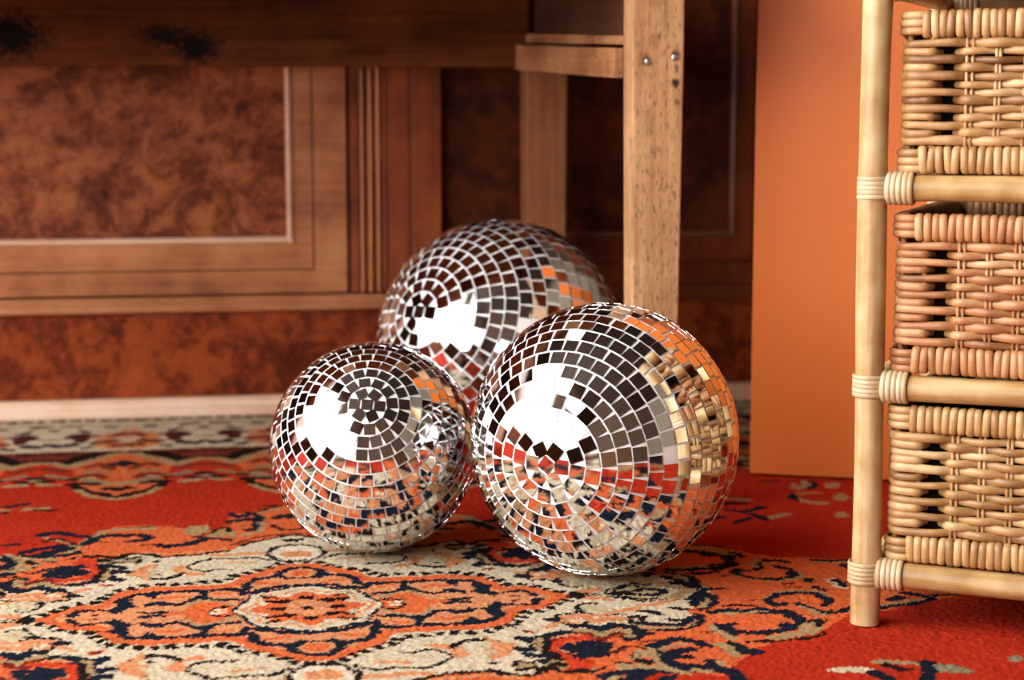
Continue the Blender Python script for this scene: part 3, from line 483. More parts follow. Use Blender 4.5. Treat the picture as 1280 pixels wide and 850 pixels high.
('P','1','I',0,0,0,[(0.064,0),(0.0635,0.0047),(0.062,0.0092),(0.0598,0.0135),(0.0574,0.0174),(0.0553,0.0212),(0.0535,0.0251),(0.0523,0.0292),(0.0515,0.0336),(0.0507,0.0383),(0.0496,0.0431),(0.0478,0.0475),(0.0453,0.0512),(0.042,0.0541),(0.0381,0.0561),(0.0339,0.0574),(0.0297,0.0583),(0.0258,0.0592),(0.0222,0.0606),(0.0188,0.0625),(0.0154,0.065),(0.0119,0.0677),(0.0082,0.0701),(0.0042,0.0718),(0,0.0725),(-0.0042,0.0718),(-0.0082,0.0701),(-0.0119,0.0677),(-0.0154,0.065),(-0.0188,0.0625),(-0.0222,0.0606),(-0.0258,0.0592),(-0.0297,0.0583),(-0.0339,0.0574),(-0.0381,0.0561),(-0.042,0.0541),(-0.0453,0.0512),(-0.0478,0.0475),(-0.0496,0.0431),(-0.0507,0.0383),(-0.0515,0.0336),(-0.0523,0.0292),(-0.0535,0.0251),(-0.0553,0.0212),(-0.0574,0.0174),(-0.0598,0.0135),(-0.062,0.0092),(-0.0635,0.0047),(-0.064,0),(-0.0635,-0.0047),(-0.062,-0.0092),(-0.0598,-0.0135),(-0.0574,-0.0174),(-0.0553,-0.0212),(-0.0535,-0.0251),(-0.0523,-0.0292),(-0.0515,-0.0336),(-0.0507,-0.0383),(-0.0496,-0.0431),(-0.0478,-0.0475),(-0.0453,-0.0512),(-0.042,-0.0541),(-0.0381,-0.0561),(-0.0339,-0.0574),(-0.0297,-0.0583),(-0.0258,-0.0592),(-0.0222,-0.0606),(-0.0188,-0.0625),(-0.0154,-0.065),(-0.0119,-0.0677),(-0.0082,-0.0701),(-0.0042,-0.0718),(-0,-0.0725),(0.0042,-0.0718),(0.0082,-0.0701),(0.0119,-0.0677),(0.0154,-0.065),(0.0188,-0.0625),(0.0222,-0.0606),(0.0258,-0.0592),(0.0297,-0.0583),(0.0339,-0.0574),(0.0381,-0.0561),(0.042,-0.0541),(0.0453,-0.0512),(0.0478,-0.0475),(0.0496,-0.0431),(0.0507,-0.0383),(0.0515,-0.0336),(0.0523,-0.0292),(0.0535,-0.0251),(0.0553,-0.0212),(0.0574,-0.0174),(0.0598,-0.0135),(0.062,-0.0092),(0.0635,-0.0047)]),
('P','1','S',0,0,0,[(0.0594,0),(0.0586,0.0043),(0.0562,0.0082),(0.053,0.0117),(0.0496,0.0148),(0.0467,0.0176),(0.0449,0.0207),(0.0442,0.0242),(0.0444,0.0285),(0.0449,0.0333),(0.045,0.0384),(0.0441,0.043),(0.042,0.0467),(0.0387,0.049),(0.0345,0.05),(0.03,0.0499),(0.0257,0.0494),(0.0218,0.0492),(0.0186,0.0499),(0.0159,0.0519),(0.0133,0.0551),(0.0105,0.0588),(0.0074,0.0625),(0.0038,0.0651),(0,0.066),(-0.0038,0.0651),(-0.0074,0.0625),(-0.0105,0.0588),(-0.0133,0.0551),(-0.0159,0.0519),(-0.0186,0.0499),(-0.0218,0.0492),(-0.0256,0.0494),(-0.03,0.0499),(-0.0345,0.05),(-0.0387,0.049),(-0.042,0.0467),(-0.0441,0.043),(-0.045,0.0384),(-0.0449,0.0333),(-0.0444,0.0285),(-0.0442,0.0242),(-0.0449,0.0207),(-0.0467,0.0176),(-0.0496,0.0148),(-0.053,0.0117),(-0.0562,0.0082),(-0.0586,0.0043),(-0.0594,0),(-0.0586,-0.0043),(-0.0562,-0.0082),(-0.053,-0.0117),(-0.0496,-0.0148),(-0.0467,-0.0176),(-0.0449,-0.0207),(-0.0442,-0.0242),(-0.0444,-0.0285),(-0.0449,-0.0333),(-0.045,-0.0384),(-0.0441,-0.043),(-0.042,-0.0467),(-0.0387,-0.049),(-0.0345,-0.05),(-0.03,-0.0499),(-0.0257,-0.0494),(-0.0218,-0.0492),(-0.0186,-0.0499),(-0.0159,-0.0519),(-0.0133,-0.0551),(-0.0105,-0.0588),(-0.0074,-0.0625),(-0.0038,-0.0651),(-0,-0.066),(0.0038,-0.0651),(0.0074,-0.0625),(0.0105,-0.0588),(0.0133,-0.0551),(0.0159,-0.0519),(0.0186,-0.0499),(0.0218,-0.0492),(0.0256,-0.0494),(0.03,-0.0499),(0.0345,-0.05),(0.0387,-0.049),(0.042,-0.0467),(0.0441,-0.043),(0.045,-0.0384),(0.0449,-0.0333),(0.0444,-0.0285),(0.0442,-0.0242),(0.0449,-0.0207),(0.0467,-0.0176),(0.0496,-0.0148),(0.053,-0.0117),(0.0562,-0.0082),(0.0586,-0.0043)]),
('P','1','I',0,0,0,[(0.055,0),(0.0542,0.004),(0.0521,0.0077),(0.049,0.0109),(0.0459,0.0138),(0.0432,0.0164),(0.0416,0.0193),(0.041,0.0226),(0.0411,0.0266),(0.0416,0.0311),(0.0417,0.0358),(0.0408,0.0401),(0.0389,0.0436),(0.0358,0.0457),(0.032,0.0466),(0.0278,0.0466),(0.0238,0.0461),(0.0202,0.0459),(0.0172,0.0466),(0.0147,0.0484),(0.0123,0.0514),(0.0098,0.0549),(0.0069,0.0583),(0.0036,0.0607),(0,0.0616),(-0.0036,0.0607),(-0.0069,0.0583),(-0.0098,0.0549),(-0.0123,0.0514),(-0.0147,0.0484),(-0.0172,0.0466),(-0.0202,0.0459),(-0.0237,0.0461),(-0.0278,0.0466),(-0.032,0.0466),(-0.0358,0.0457),(-0.0389,0.0436),(-0.0408,0.0401),(-0.0417,0.0358),(-0.0416,0.0311),(-0.0411,0.0266),(-0.041,0.0226),(-0.0416,0.0193),(-0.0432,0.0164),(-0.0459,0.0138),(-0.049,0.0109),(-0.0521,0.0077),(-0.0542,0.004),(-0.055,0),(-0.0542,-0.004),(-0.0521,-0.0077),(-0.049,-0.0109),(-0.0459,-0.0138),(-0.0432,-0.0164),(-0.0416,-0.0193),(-0.041,-0.0226),(-0.0411,-0.0266),(-0.0416,-0.0311),(-0.0417,-0.0358),(-0.0408,-0.0401),(-0.0389,-0.0436),(-0.0358,-0.0457),(-0.032,-0.0466),(-0.0278,-0.0466),(-0.0238,-0.0461),(-0.0202,-0.0459),(-0.0172,-0.0466),(-0.0147,-0.0484),(-0.0123,-0.0514),(-0.0098,-0.0549),(-0.0069,-0.0583),(-0.0036,-0.0607),(-0,-0.0616),(0.0036,-0.0607),(0.0069,-0.0583),(0.0098,-0.0549),(0.0123,-0.0514),(0.0147,-0.0484),(0.0172,-0.0466),(0.0202,-0.0459),(0.0237,-0.0461),(0.0278,-0.0466),(0.032,-0.0466),(0.0358,-0.0457),(0.0389,-0.0436),(0.0408,-0.0401),(0.0417,-0.0358),(0.0416,-0.0311),(0.0411,-0.0266),(0.041,-0.0226),(0.0416,-0.0193),(0.0432,-0.0164),(0.0459,-0.0138),(0.049,-0.0109),(0.0521,-0.0077),(0.0542,-0.004)]),
('P','1','O',0,0,0,[(0.0513,0),(0.0503,0.0037),(0.0477,0.007),(0.0441,0.0098),(0.0404,0.012),(0.0374,0.0141),(0.0358,0.0165),(0.0355,0.0194),(0.0362,0.0232),(0.0374,0.0278),(0.0382,0.0326),(0.0379,0.037),(0.0363,0.0403),(0.0333,0.0421),(0.0293,0.0424),(0.025,0.0416),(0.0209,0.0403),(0.0175,0.0394),(0.0148,0.0397),(0.0127,0.0416),(0.0108,0.0449),(0.0088,0.049),(0.0063,0.053),(0.0033,0.0559),(0,0.057),(-0.0033,0.0559),(-0.0063,0.053),(-0.0088,0.049),(-0.0108,0.0449),(-0.0127,0.0416),(-0.0148,0.0397),(-0.0175,0.0394),(-0.0209,0.0403),(-0.025,0.0416),(-0.0293,0.0424),(-0.0333,0.0421),(-0.0363,0.0403),(-0.0379,0.037),(-0.0382,0.0326),(-0.0374,0.0278),(-0.0362,0.0233),(-0.0355,0.0194),(-0.0358,0.0165),(-0.0374,0.0141),(-0.0404,0.012),(-0.0441,0.0098),(-0.0477,0.007),(-0.0503,0.0037),(-0.0513,0),(-0.0503,-0.0037),(-0.0477,-0.007),(-0.0441,-0.0098),(-0.0404,-0.012),(-0.0374,-0.0141),(-0.0358,-0.0165),(-0.0355,-0.0194),(-0.0362,-0.0232),(-0.0374,-0.0278),(-0.0382,-0.0326),(-0.0379,-0.037),(-0.0363,-0.0403),(-0.0333,-0.0421),(-0.0293,-0.0424),(-0.025,-0.0416),(-0.0209,-0.0403),(-0.0175,-0.0394),(-0.0148,-0.0397),(-0.0127,-0.0416),(-0.0108,-0.0449),(-0.0088,-0.049),(-0.0063,-0.053),(-0.0033,-0.0559),(-0,-0.057),(0.0033,-0.0559),(0.0063,-0.053),(0.0088,-0.049),(0.0108,-0.0449),(0.0127,-0.0416),(0.0148,-0.0397),(0.0175,-0.0394),(0.0209,-0.0403),(0.025,-0.0416),(0.0293,-0.0424),(0.0333,-0.0421),(0.0363,-0.0403),(0.0379,-0.037),(0.0382,-0.0326),(0.0374,-0.0278),(0.0362,-0.0233),(0.0355,-0.0194),(0.0358,-0.0165),(0.0374,-0.0141),(0.0404,-0.012),(0.0441,-0.0098),(0.0477,-0.007),(0.0503,-0.0037)]),
('P','1','S',0,0,0,[(0.0231,0),(0.0229,0.0018),(0.0224,0.0035),(0.0216,0.0051),(0.0207,0.0066),(0.0199,0.008),(0.0193,0.0095),(0.0189,0.011),(0.0186,0.0127),(0.0183,0.0144),(0.0179,0.0162),(0.0173,0.0179),(0.0163,0.0193),(0.0151,0.0204),(0.0137,0.0211),(0.0122,0.0216),(0.0107,0.022),(0.0093,0.0223),(0.008,0.0228),(0.0068,0.0236),(0.0056,0.0245),(0.0043,0.0255),(0.0029,0.0264),(0.0015,0.0271),(0,0.0273),(-0.0015,0.0271),(-0.0029,0.0264),(-0.0043,0.0255),(-0.0056,0.0245),(-0.0068,0.0236),(-0.008,0.0228),(-0.0093,0.0223),(-0.0107,0.022),(-0.0122,0.0216),(-0.0137,0.0211),(-0.0151,0.0204),(-0.0163,0.0193),(-0.0173,0.0179),(-0.0179,0.0162),(-0.0183,0.0144),(-0.0186,0.0127),(-0.0189,0.011),(-0.0193,0.0095),(-0.0199,0.008),(-0.0207,0.0066),(-0.0216,0.0051),(-0.0224,0.0035),(-0.0229,0.0018),(-0.0231,0),(-0.0229,-0.0018),(-0.0224,-0.0035),(-0.0216,-0.0051),(-0.0207,-0.0066),(-0.0199,-0.008),(-0.0193,-0.0095),(-0.0189,-0.011),(-0.0186,-0.0127),(-0.0183,-0.0144),(-0.0179,-0.0162),(-0.0173,-0.0179),(-0.0163,-0.0193),(-0.0151,-0.0204),(-0.0137,-0.0211),(-0.0122,-0.0216),(-0.0107,-0.022),(-0.0093,-0.0223),(-0.008,-0.0228),(-0.0068,-0.0236),(-0.0056,-0.0245),(-0.0043,-0.0255),(-0.0029,-0.0264),(-0.0015,-0.0271),(-0,-0.0273),(0.0015,-0.0271),(0.0029,-0.0264),(0.0043,-0.0255),(0.0056,-0.0245),(0.0068,-0.0236),(0.008,-0.0228),(0.0093,-0.0223),(0.0107,-0.022),(0.0122,-0.0216),(0.0137,-0.0211),(0.0151,-0.0204),(0.0163,-0.0193),(0.0173,-0.0179),(0.0179,-0.0162),(0.0183,-0.0144),(0.0186,-0.0127),(0.0189,-0.011),(0.0193,-0.0095),(0.0199,-0.008),(0.0207,-0.0066),(0.0216,-0.0051),(0.0224,-0.0035),(0.0229,-0.0018)]),
('P','1','K',0,0,0,[(0.0352,0),(0.0341,0.0036),(0.0311,0.0062),(0.027,0.0072),(0.0229,0.0062),(0.0199,0.0036),(0.0188,0),(0.0199,-0.0036),(0.0229,-0.0062),(0.027,-0.0072),(0.0311,-0.0062),(0.0341,-0.0036)]),
('P','1','K',0,0,0,[(0.0273,0.023),(0.0262,0.0266),(0.0232,0.0292),(0.0191,0.0302),(0.015,0.0292),(0.012,0.0266),(0.0109,0.023),(0.012,0.0194),(0.015,0.0168),(0.0191,0.0158),(0.0232,0.0167),(0.0262,0.0194)]),
('P','1','K',0,0,0,[(0.0082,0.0325),(0.0071,0.0361),(0.0041,0.0387),(0,0.0397),(-0.0041,0.0387),(-0.0071,0.0361),(-0.0082,0.0325),(-0.0071,0.0289),(-0.0041,0.0263),(-0,0.0253),(0.0041,0.0263),(0.0071,0.0289)]),
('P','1','K',0,0,0,[(-0.0109,0.023),(-0.012,0.0266),(-0.015,0.0292),(-0.0191,0.0302),(-0.0232,0.0292),(-0.0262,0.0266),(-0.0273,0.023),(-0.0262,0.0194),(-0.0232,0.0168),(-0.0191,0.0158),(-0.015,0.0167),(-0.012,0.0194)]),
('P','1','K',0,0,0,[(-0.0188,0),(-0.0199,0.0036),(-0.0229,0.0062),(-0.027,0.0072),(-0.0311,0.0062),(-0.0341,0.0036),(-0.0352,0),(-0.0341,-0.0036),(-0.0311,-0.0062),(-0.027,-0.0072),(-0.0229,-0.0062),(-0.0199,-0.0036)]),
('P','1','K',0,0,0,[(-0.0109,-0.023),(-0.012,-0.0194),(-0.015,-0.0167),(-0.0191,-0.0158),(-0.0232,-0.0167),(-0.0262,-0.0194),(-0.0273,-0.023),(-0.0262,-0.0266),(-0.0232,-0.0292),(-0.0191,-0.0302),(-0.015,-0.0292),(-0.012,-0.0266)]),
('P','1','K',0,0,0,[(0.0082,-0.0325),(0.0071,-0.0289),(0.0041,-0.0263),(0,-0.0253),(-0.0041,-0.0263),(-0.0071,-0.0289),(-0.0082,-0.0325),(-0.0071,-0.0361),(-0.0041,-0.0387),(-0,-0.0397),(0.0041,-0.0387),(0.0071,-0.0361)]),
('P','1','K',0,0,0,[(0.0273,-0.023),(0.0262,-0.0194),(0.0232,-0.0167),(0.0191,-0.0158),(0.015,-0.0167),(0.012,-0.0194),(0.0109,-0.023),(0.012,-0.0266),(0.015,-0.0292),(0.0191,-0.0302),(0.0232,-0.0292),(0.0262,-0.0266)]),
('P','1','K',0,0,0,[(0.0072,0),(0.0062,0.0032),(0.0036,0.0055),(0,0.0064),(-0.0036,0.0055),(-0.0062,0.0032),(-0.0072,0),(-0.0062,-0.0032),(-0.0036,-0.0055),(-0,-0.0064),(0.0036,-0.0056),(0.0062,-0.0032)]),
('L','4','K',0.005,0,1,[(-0.0361,0.0259),(-0.0279,0.0225)]),
('L','4','K',0.005,0,1,[(-0.0403,-0.0426),(-0.0272,-0.0363)]),
('L','1','T',0.014,0,1,[(0.4951,0.3664),(0.5115,0.3601)]),
('L','1','T',0.014,0,1,[(0.5082,0.2679),(0.5308,0.2832)]),
('L','1','N',0.01,0,1,[(0.4797,0.345),(0.5036,0.3443)]),
('L','1','N',0.01,0,1,[(0.477,0.3153),(0.4921,0.2963),(0.5036,0.2623)]),
('L','1','N',0.01,0,1,[(0.4987,0.3083),(0.5178,0.3216)]),
('L','1','N',0.01,0,1,[(0.4682,0.2559),(0.4874,0.2714)]),
('L','1','N',0.01,0,1,[(0.45,0.2778),(0.4601,0.2825)]),
('L','1','T',0.013,0,1,[(0.5674,0.3716),(0.5695,0.3502),(0.5781,0.335),(0.59,0.3295)]),
('L','1','T',0.01,0,1,[(0.5807,0.3835),(0.604,0.3832)]),
('L','1','N',0.008,0,1,[(0.5707,0.3817),(0.5655,0.3613),(0.5666,0.3507)]),
('L','1','N',0.01,0,1,[(0.6063,0.4457),(0.6145,0.4367),(0.6045,0.4122),(0.5973,0.4098)]),
('L','1','T',0.01,0,1,[(0.5894,0.4334),(0.5857,0.4081),(0.6021,0.4238),(0.6078,0.4454)]),
('P','1','T',0,0,0,[(0.6413,0.4182),(0.6383,0.4118),(0.6343,0.4066),(0.63,0.4034),(0.6261,0.4027),(0.6231,0.4046),(0.6214,0.4088),(0.6214,0.4147),(0.6229,0.4213),(0.626,0.4278),(0.6299,0.4331),(0.6342,0.4364),(0.6383,0.4371),(0.6413,0.4352),(0.643,0.4309),(0.643,0.4249)]),
('P','1','T',0,0,0,[(0.6287,0.3541),(0.6253,0.3465),(0.6212,0.3404),(0.6171,0.3365),(0.6135,0.3355),(0.611,0.3375),(0.61,0.3423),(0.6106,0.3491),(0.6127,0.3569),(0.6161,0.3645),(0.6202,0.3708),(0.6244,0.3748),(0.628,0.3759),(0.6306,0.3738),(0.6316,0.3689),(0.6309,0.362)]),
('P','1','T',0,0,0,[(0.597,0.2693),(0.5944,0.2638),(0.5912,0.2593),(0.5879,0.2565),(0.5849,0.2558),(0.5827,0.2574),(0.5816,0.2609),(0.5818,0.2659),(0.5833,0.2717),(0.5859,0.2772),(0.5891,0.2818),(0.5925,0.2847),(0.5955,0.2854),(0.5977,0.2838),(0.5988,0.2802),(0.5985,0.2751)]),
('L','1','N',0.008,0,1,[(0.5592,0.4537),(0.577,0.4545)]),
('L','1','T',0.011,0,1,[(0.4376,-0.235),(0.4599,-0.2421),(0.4705,-0.2473)]),
('L','1','K',0.008,0,1,[(0.4421,-0.2424),(0.4493,-0.2584),(0.4551,-0.2594)]),
('L','1','N',0.012,0,1,[(0.4756,-0.2448),(0.4735,-0.2577),(0.4583,-0.2871)]),
('P','1','G2',0,0,1,[(0.4812,-0.2491),(0.4926,-0.2544),(0.5055,-0.2729),(0.4907,-0.2736),(0.4755,-0.2678)]),
('L','1','I',0.013,0,1,[(0.4001,-0.2517),(0.4122,-0.2506),(0.4229,-0.2586)]),
('L','1','N',0.013,0,1,[(0.4261,-0.2625),(0.4309,-0.2793)]),
('P','1','G2',0,0,0,[(0.557,-0.2462),(0.5551,-0.2492),(0.5527,-0.2516),(0.55,-0.253),(0.5476,-0.2532),(0.5457,-0.2523),(0.5446,-0.2502),(0.5446,-0.2474),(0.5456,-0.2443),(0.5474,-0.2413),(0.5499,-0.2388),(0.5526,-0.2374),(0.555,-0.2372),(0.5569,-0.2382),(0.558,-0.2402),(0.558,-0.2431)]),
('L','1','N',0.008,0,1,[(-0.31,0.462),(-0.2968,0.4629),(-0.2819,0.4764)]),
('L','1','T',0.013,0,1,[(-0.2805,0.4443),(-0.2607,0.4472)]),
('L','1','K',0.008,0,1,[(-0.2695,0.4405),(-0.2506,0.436)]),
('L','1','T',0.01,0,1,[(-0.3138,0.4468),(-0.3004,0.4445)]),
('L','1','K',0.008,0,1,[(-0.3122,0.431),(-0.3015,0.4292)]),
('P','1','O',0,0,1,[(-0.67,-0.46),(-0.64,-0.425),(-0.59,-0.425),(-0.565,-0.46),(-0.59,-0.495),(-0.64,-0.495)]),
('L','1','N',0.012,0,1,[(-0.71,-0.45),(-0.68,-0.41),(-0.62,-0.4),(-0.56,-0.415),(-0.54,-0.46)]),
('L','1','N',0.012,0,1,[(-0.64,-0.46),(-0.61,-0.44),(-0.59,-0.46),(-0.61,-0.48),(-0.64,-0.46)]),
('L','1','T',0.016,0,1,[(-0.54,-0.47),(-0.51,-0.49),(-0.47,-0.48)]),
('L','1','I',0.016,0,1,[(-0.71,-0.48),(-0.74,-0.495),(-0.77,-0.48)]),
('L','1','N',0.01,0,1,[(-0.68,-0.51),(-0.62,-0.525),(-0.56,-0.51)]),
('P','1','O',0,0,1,[(-0.35,-0.4),(-0.38,-0.365),(-0.43,-0.365),(-0.455,-0.4),(-0.43,-0.435),(-0.38,-0.435)]),
('L','1','N',0.012,0,1,[(-0.31,-0.39),(-0.34,-0.35),(-0.4,-0.34),(-0.46,-0.355),(-0.48,-0.4)]),
('L','1','N',0.012,0,1,[(-0.38,-0.4),(-0.41,-0.38),(-0.43,-0.4),(-0.41,-0.42),(-0.38,-0.4)]),
('L','1','T',0.016,0,1,[(-0.48,-0.41),(-0.51,-0.43),(-0.55,-0.42)]),
('L','1','I',0.016,0,1,[(-0.31,-0.42),(-0.28,-0.435),(-0.25,-0.42)]),
('L','1','N',0.01,0,1,[(-0.34,-0.45),(-0.4,-0.465),(-0.46,-0.45)]),
('P','1','O',0,0,1,[(-0.41,-0.54),(-0.38,-0.505),(-0.33,-0.505),(-0.305,-0.54),(-0.33,-0.575),(-0.38,-0.575)]),
('L','1','N',0.012,0,1,[(-0.45,-0.53),(-0.42,-0.49),(-0.36,-0.48),(-0.3,-0.495),(-0.28,-0.54)]),
('L','1','N',0.012,0,1,[(-0.38,-0.54),(-0.35,-0.52),(-0.33,-0.54),(-0.35,-0.56),(-0.38,-0.54)]),
('L','1','T',0.016,0,1,[(-0.28,-0.55),(-0.25,-0.57),(-0.21,-0.56)]),
('L','1','I',0.016,0,1,[(-0.45,-0.56),(-0.48,-0.575),(-0.51,-0.56)]),
('L','1','N',0.01,0,1,[(-0.42,-0.59),(-0.36,-0.605),(-0.3,-0.59)]),
('P','1','O',0,0,1,[(-0.17,-0.42),(-0.14,-0.385),(-0.09,-0.385),(-0.065,-0.42),(-0.09,-0.455),(-0.14,-0.455)]),
('L','1','N',0.012,0,1,[(-0.21,-0.41),(-0.18,-0.37),(-0.12,-0.36),(-0.06,-0.375),(-0.04,-0.42)]),
('L','1','N',0.012,0,1,[(-0.14,-0.42),(-0.11,-0.4),(-0.09,-0.42),(-0.11,-0.44),(-0.14,-0.42)]),
('L','1','T',0.016,0,1,[(-0.04,-0.43),(-0.01,-0.45),(0.03,-0.44)]),
('L','1','I',0.016,0,1,[(-0.21,-0.44),(-0.24,-0.455),(-0.27,-0.44)]),
('L','1','N',0.01,0,1,[(-0.18,-0.47),(-0.12,-0.485),(-0.06,-0.47)]),
('P','1','O',0,0,1,[(0.07,-0.52),(0.04,-0.485),(-0.01,-0.485),(-0.035,-0.52),(-0.01,-0.555),(0.04,-0.555)]),
('L','1','N',0.012,0,1,[(0.11,-0.51),(0.08,-0.47),(0.02,-0.46),(-0.04,-0.475),(-0.06,-0.52)]),
('L','1','N',0.012,0,1,[(0.04,-0.52),(0.01,-0.5),(-0.01,-0.52),(0.01,-0.54),(0.04,-0.52)]),
('L','1','T',0.016,0,1,[(-0.06,-0.53),(-0.09,-0.55),(-0.13,-0.54)]),
('L','1','I',0.016,0,1,[(0.11,-0.54),(0.14,-0.555),(0.17,-0.54)]),
('L','1','N',0.01,0,1,[(0.08,-0.57),(0.02,-0.585),(-0.04,-0.57)]),
('P','1','O',0,0,1,[(0.17,-0.43),(0.2,-0.395),(0.25,-0.395),(0.275,-0.43),(0.25,-0.465),(0.2,-0.465)]),
('L','1','N',0.012,0,1,[(0.13,-0.42),(0.16,-0.38),(0.22,-0.37),(0.28,-0.385),(0.3,-0.43)]),
('L','1','N',0.012,0,1,[(0.2,-0.43),(0.23,-0.41),(0.25,-0.43),(0.23,-0.45),(0.2,-0.43)]),
('L','1','T',0.016,0,1,[(0.3,-0.44),(0.33,-0.46),(0.37,-0.45)]),
('L','1','I',0.016,0,1,[(0.13,-0.45),(0.1,-0.465),(0.07,-0.45)]),
('L','1','N',0.01,0,1,[(0.16,-0.48),(0.22,-0.495),(0.28,-0.48)]),
('P','1','O',0,0,1,[(0.51,-0.5),(0.48,-0.465),(0.43,-0.465),(0.405,-0.5),(0.43,-0.535),(0.48,-0.535)]),
('L','1','N',0.012,0,1,[(0.55,-0.49),(0.52,-0.45),(0.46,-0.44),(0.4,-0.455),(0.38,-0.5)]),
('L','1','N',0.012,0,1,[(0.48,-0.5),(0.45,-0.48),(0.43,-0.5),(0.45,-0.52),(0.48,-0.5)]),
('L','1','T',0.016,0,1,[(0.38,-0.51),(0.35,-0.53),(0.31,-0.52)]),
('L','1','I',0.016,0,1,[(0.55,-0.52),(0.58,-0.535),(0.61,-0.52)]),
('L','1','N',0.01,0,1,[(0.52,-0.55),(0.46,-0.565),(0.4,-0.55)]),
('P','1','O',0,0,1,[(0.65,-0.44),(0.68,-0.405),(0.73,-0.405),(0.755,-0.44),(0.73,-0.475),(0.68,-0.475)]),
('L','1','N',0.012,0,1,[(0.61,-0.43),(0.64,-0.39),(0.7,-0.38),(0.76,-0.395),(0.78,-0.44)]),
('L','1','N',0.012,0,1,[(0.68,-0.44),(0.71,-0.42),(0.73,-0.44),(0.71,-0.46),(0.68,-0.44)]),
('L','1','T',0.016,0,1,[(0.78,-0.45),(0.81,-0.47),(0.85,-0.46)]),
('L','1','I',0.016,0,1,[(0.61,-0.46),(0.58,-0.475),(0.55,-0.46)]),
('L','1','N',0.01,0,1,[(0.64,-0.49),(0.7,-0.505),(0.76,-0.49)]),
('P','1','O',0,0,1,[(-0.9,-0.42),(-0.87,-0.385),(-0.82,-0.385),(-0.795,-0.42),(-0.82,-0.455),(-0.87,-0.455)]),
('L','1','N',0.012,0,1,[(-0.94,-0.41),(-0.91,-0.37),(-0.85,-0.36),(-0.79,-0.375),(-0.77,-0.42)]),
('L','1','N',0.012,0,1,[(-0.87,-0.42),(-0.84,-0.4),(-0.82,-0.42),(-0.84,-0.44),(-0.87,-0.42)]),
('L','1','T',0.016,0,1,[(-0.77,-0.43),(-0.74,-0.45),(-0.7,-0.44)]),
('L','1','I',0.016,0,1,[(-0.94,-0.44),(-0.97,-0.455),(-1,-0.44)]),
('L','1','N',0.01,0,1,[(-0.91,-0.47),(-0.85,-0.485),(-0.79,-0.47)]),
('P','1','O',0,0,1,[(0.85,-0.52),(0.88,-0.485),(0.93,-0.485),(0.955,-0.52),(0.93,-0.555),(0.88,-0.555)]),
('L','1','N',0.012,0,1,[(0.81,-0.51),(0.84,-0.47),(0.9,-0.46),(0.96,-0.475),(0.98,-0.52)]),
('L','1','N',0.012,0,1,[(0.88,-0.52),(0.91,-0.5),(0.93,-0.52),(0.91,-0.54),(0.88,-0.52)]),
('L','1','T',0.016,0,1,[(0.98,-0.53),(1.01,-0.55),(1.05,-0.54)]),
('L','1','I',0.016,0,1,[(0.81,-0.54),(0.78,-0.555),(0.75,-0.54)]),
('L','1','N',0.01,0,1,[(0.84,-0.57),(0.9,-0.585),(0.96,-0.57)]),
('P','B','I',0,0,0,[(-0.388,1.0246),(-0.169,1.0069),(-0.1627,0.7707),(-0.3619,0.783)]),
('P','B','Q',0,0,0,[(-0.1879,0.775),(-0.3625,0.7885),(-0.3478,0.6529),(-0.3299,0.6596),(-0.3151,0.6817),(-0.2806,0.701),(-0.2521,0.6759),(-0.2451,0.6848),(-0.2138,0.731),(-0.1871,0.7531)]),
('P','B','R2',0,0,0,[(-0.3299,0.6596),(-0.3151,0.6817),(-0.2976,0.6988),(-0.2806,0.701),(-0.2638,0.693),(-0.2518,0.6709),(-0.235,0.568),(-0.2671,0.5735),(-0.325,0.6111)]),
('P','B','O',0,0,0,[(-0.1859,0.7475),(-0.2006,0.7447),(-0.2133,0.7204),(-0.2341,0.693),(-0.2457,0.6649),(-0.2352,0.5864),(-0.179,0.5584)]),
('L','B','K',0.012,0.02,0,[(-0.3878,1.0226),(-0.1964,1.0063)]),
('L','B','G',0.006,0,1,[(-0.3845,0.9918),(-0.1952,0.9723)]),
('L','B','N',0.016,0,1,[(-0.3584,0.9441),(-0.3386,0.9066)]),
('P','B','N',0,0,0,[(-0.3277,0.8725),(-0.3276,0.8658),(-0.3284,0.8603),(-0.3301,0.8568),(-0.3323,0.8559),(-0.3348,0.8576),(-0.3372,0.8618),(-0.3391,0.8677),(-0.3402,0.8746),(-0.3404,0.8814),(-0.3396,0.8869),(-0.3379,0.8905),(-0.3356,0.8915),(-0.3331,0.8897),(-0.3307,0.8854),(-0.3288,0.8794)]),
('L','B','N',0.014,0,1,[(-0.3557,0.86),(-0.3411,0.8575)]),
('L','B','D',0.016,0,1,[(-0.2562,0.8758),(-0.2486,0.8955),(-0.2503,0.8501)]),
('L','B','N',0.012,0,1,[(-0.2696,0.8173),(-0.2557,0.8229)]),
('L','B','N',0.01,0,1,[(-0.3033,0.8152),(-0.2939,0.8215)]),
('P','B','K',0,0,0,[(-0.2893,0.8659),(-0.2893,0.8624),(-0.29,0.8595),(-0.2912,0.8576),(-0.2927,0.8572),(-0.2944,0.8582),(-0.2959,0.8605),(-0.297,0.8637),(-0.2976,0.8673),(-0.2976,0.8709),(-0.2969,0.8738),(-0.2957,0.8757),(-0.2942,0.8761),(-0.2925,0.8751),(-0.291,0.8728),(-0.2899,0.8696)]),
('L','B','T',0.008,0,1,[(-0.3217,0.9465),(-0.2942,0.9375)]),
('L','B','D',0.008,0,1,[(-0.2738,0.9648),(-0.2555,0.9616)]),
('L','B','S',0.01,0,1,[(-0.3261,0.9129),(-0.3048,0.8676)]),
('L','B','T',0.008,0,1,[(-0.29,0.8816),(-0.2698,0.8616)]),
('P','B','S',0,0,1,[(-0.2295,0.8385),(-0.2181,0.903),(-0.2006,0.9086),(-0.1883,0.9413),(-0.1874,0.7915),(-0.2206,0.805)]),
